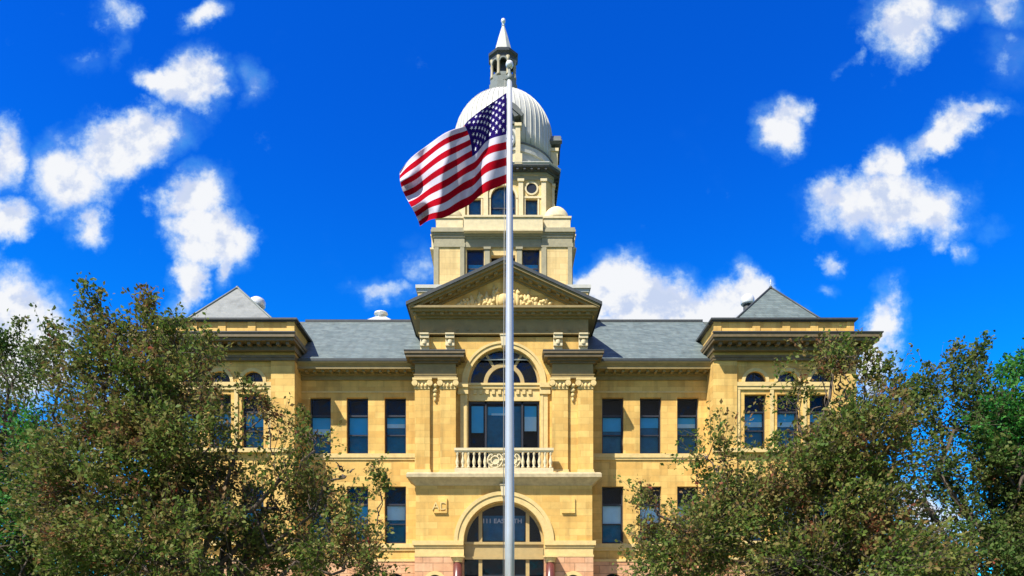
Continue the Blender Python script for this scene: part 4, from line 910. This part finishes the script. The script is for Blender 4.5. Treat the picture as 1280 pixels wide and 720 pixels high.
tree('crabapple_tree', 'loose dark green crabapple tree at the left edge of the view, sky behind its top', 'tree', 20, 23,
     [(25,530,85,55,1,.6),(-30,600,110,110,1,.4),(60,620,95,95,1.2,.4),(20,470,45,32,.6,1),(75,465,20,38,.35,1.2),(80,550,40,60,.8,.8),(40,700,130,60,2.4,.3),(20,715,90,30,2,.2),(5,445,14,28,.4,1.2),(-60,500,80,70,.9,.4)],
     'leaf_dark', 6600, 16, leaf=.135, leaders=[(20,392,1.3),(62,405,1.2),(74,420,1.0),(5,425,1),(40,425,.9),(95,440,.9),(-5,410,1)], seed=12, group=G)
tree('crabapple_tree', 'brownish green crabapple tree in front of the right corner pavilion', 'tree', 1030, 20,
     [(1056,490,32,38,.9,.7),(1045,452,42,12,.6,.9),(1000,515,30,30,.5,1),(1065,565,62,55,1.1,.5),(985,605,60,36,.7,.8),(1040,655,95,75,1.2,.4),(935,650,60,50,.85,.6),(875,668,48,40,.8,.8),(845,700,45,28,.9,.8),(1108,490,20,28,.15,1.2),(895,575,36,28,.22,1.2),(1100,605,30,50,.45,.8),(1020,712,140,38,1.2,.3),(822,632,18,24,.3,1),(1095,565,22,45,.3,1)],
     'leaf_olive', 5800, 16, leaf=.13, leaders=[(1050,425,.9),(1080,432,.9),(1098,440,.8),(1115,448,.9),(1030,440,.7),(1005,470,.7),(975,545,.5),(900,545,.7),(870,575,.7),(815,610,.6),(800,650,.5),(1125,470,.8)], seed=13, group=G)
tree('crabapple_tree', 'broad green crabapple tree at the right edge of the view', 'tree', 1225, 23,
     [(1180,515,48,30,.9,.7),(1235,570,75,55,1.1,.5),(1230,655,72,68,1.2,.4),(1140,512,24,24,.15,1.1),(1222,482,24,24,.6,1.1),(1165,482,24,10,.4,1.1),(1290,640,80,90,1.1,.4),(1210,705,110,50,2.6,.25),(1150,585,26,34,.3,1),(1255,510,34,26,.9,.6),(1125,708,40,14,.6,.6)],
     'leaf_dark', 6600, 16, leaf=.135, leaders=[(1190,430,1.1),(1222,428,1.1),(1232,422,1.0),(1160,455,.8),(1145,470,.8),(1205,445,.9),(1135,490,.7)], seed=14, group=G)
tree('maple_tree', 'bright green leafy maple at the far right edge, beside the broad crabapple', 'tree', 1300, 21.8,
     [(1270,488,28,26,1,.6),(1305,510,50,50,1.1,.5),(1285,560,38,30,1,.6),(1312,455,34,26,.8,.7),(1340,620,60,80,1,.3),(1250,530,22,24,.5,.9)],
     'leaf_green', 1900, 22, leaf=.13, seed=15, trunk_r=.16, leaders=[(1265,448,.8),(1278,440,.8)])
tree('maple_tree', 'small bright green maple sapling in front of the left crabapple', 'tree', 30, 21,
     [(42,585,22,42,1,.8),(22,600,26,36,1,.8),(50,560,14,24,.7,1),(35,650,22,30,.5,.8)],
     'leaf_green', 520, 20, leaf=.12, seed=16, trunk_r=.05, gap=-.2)
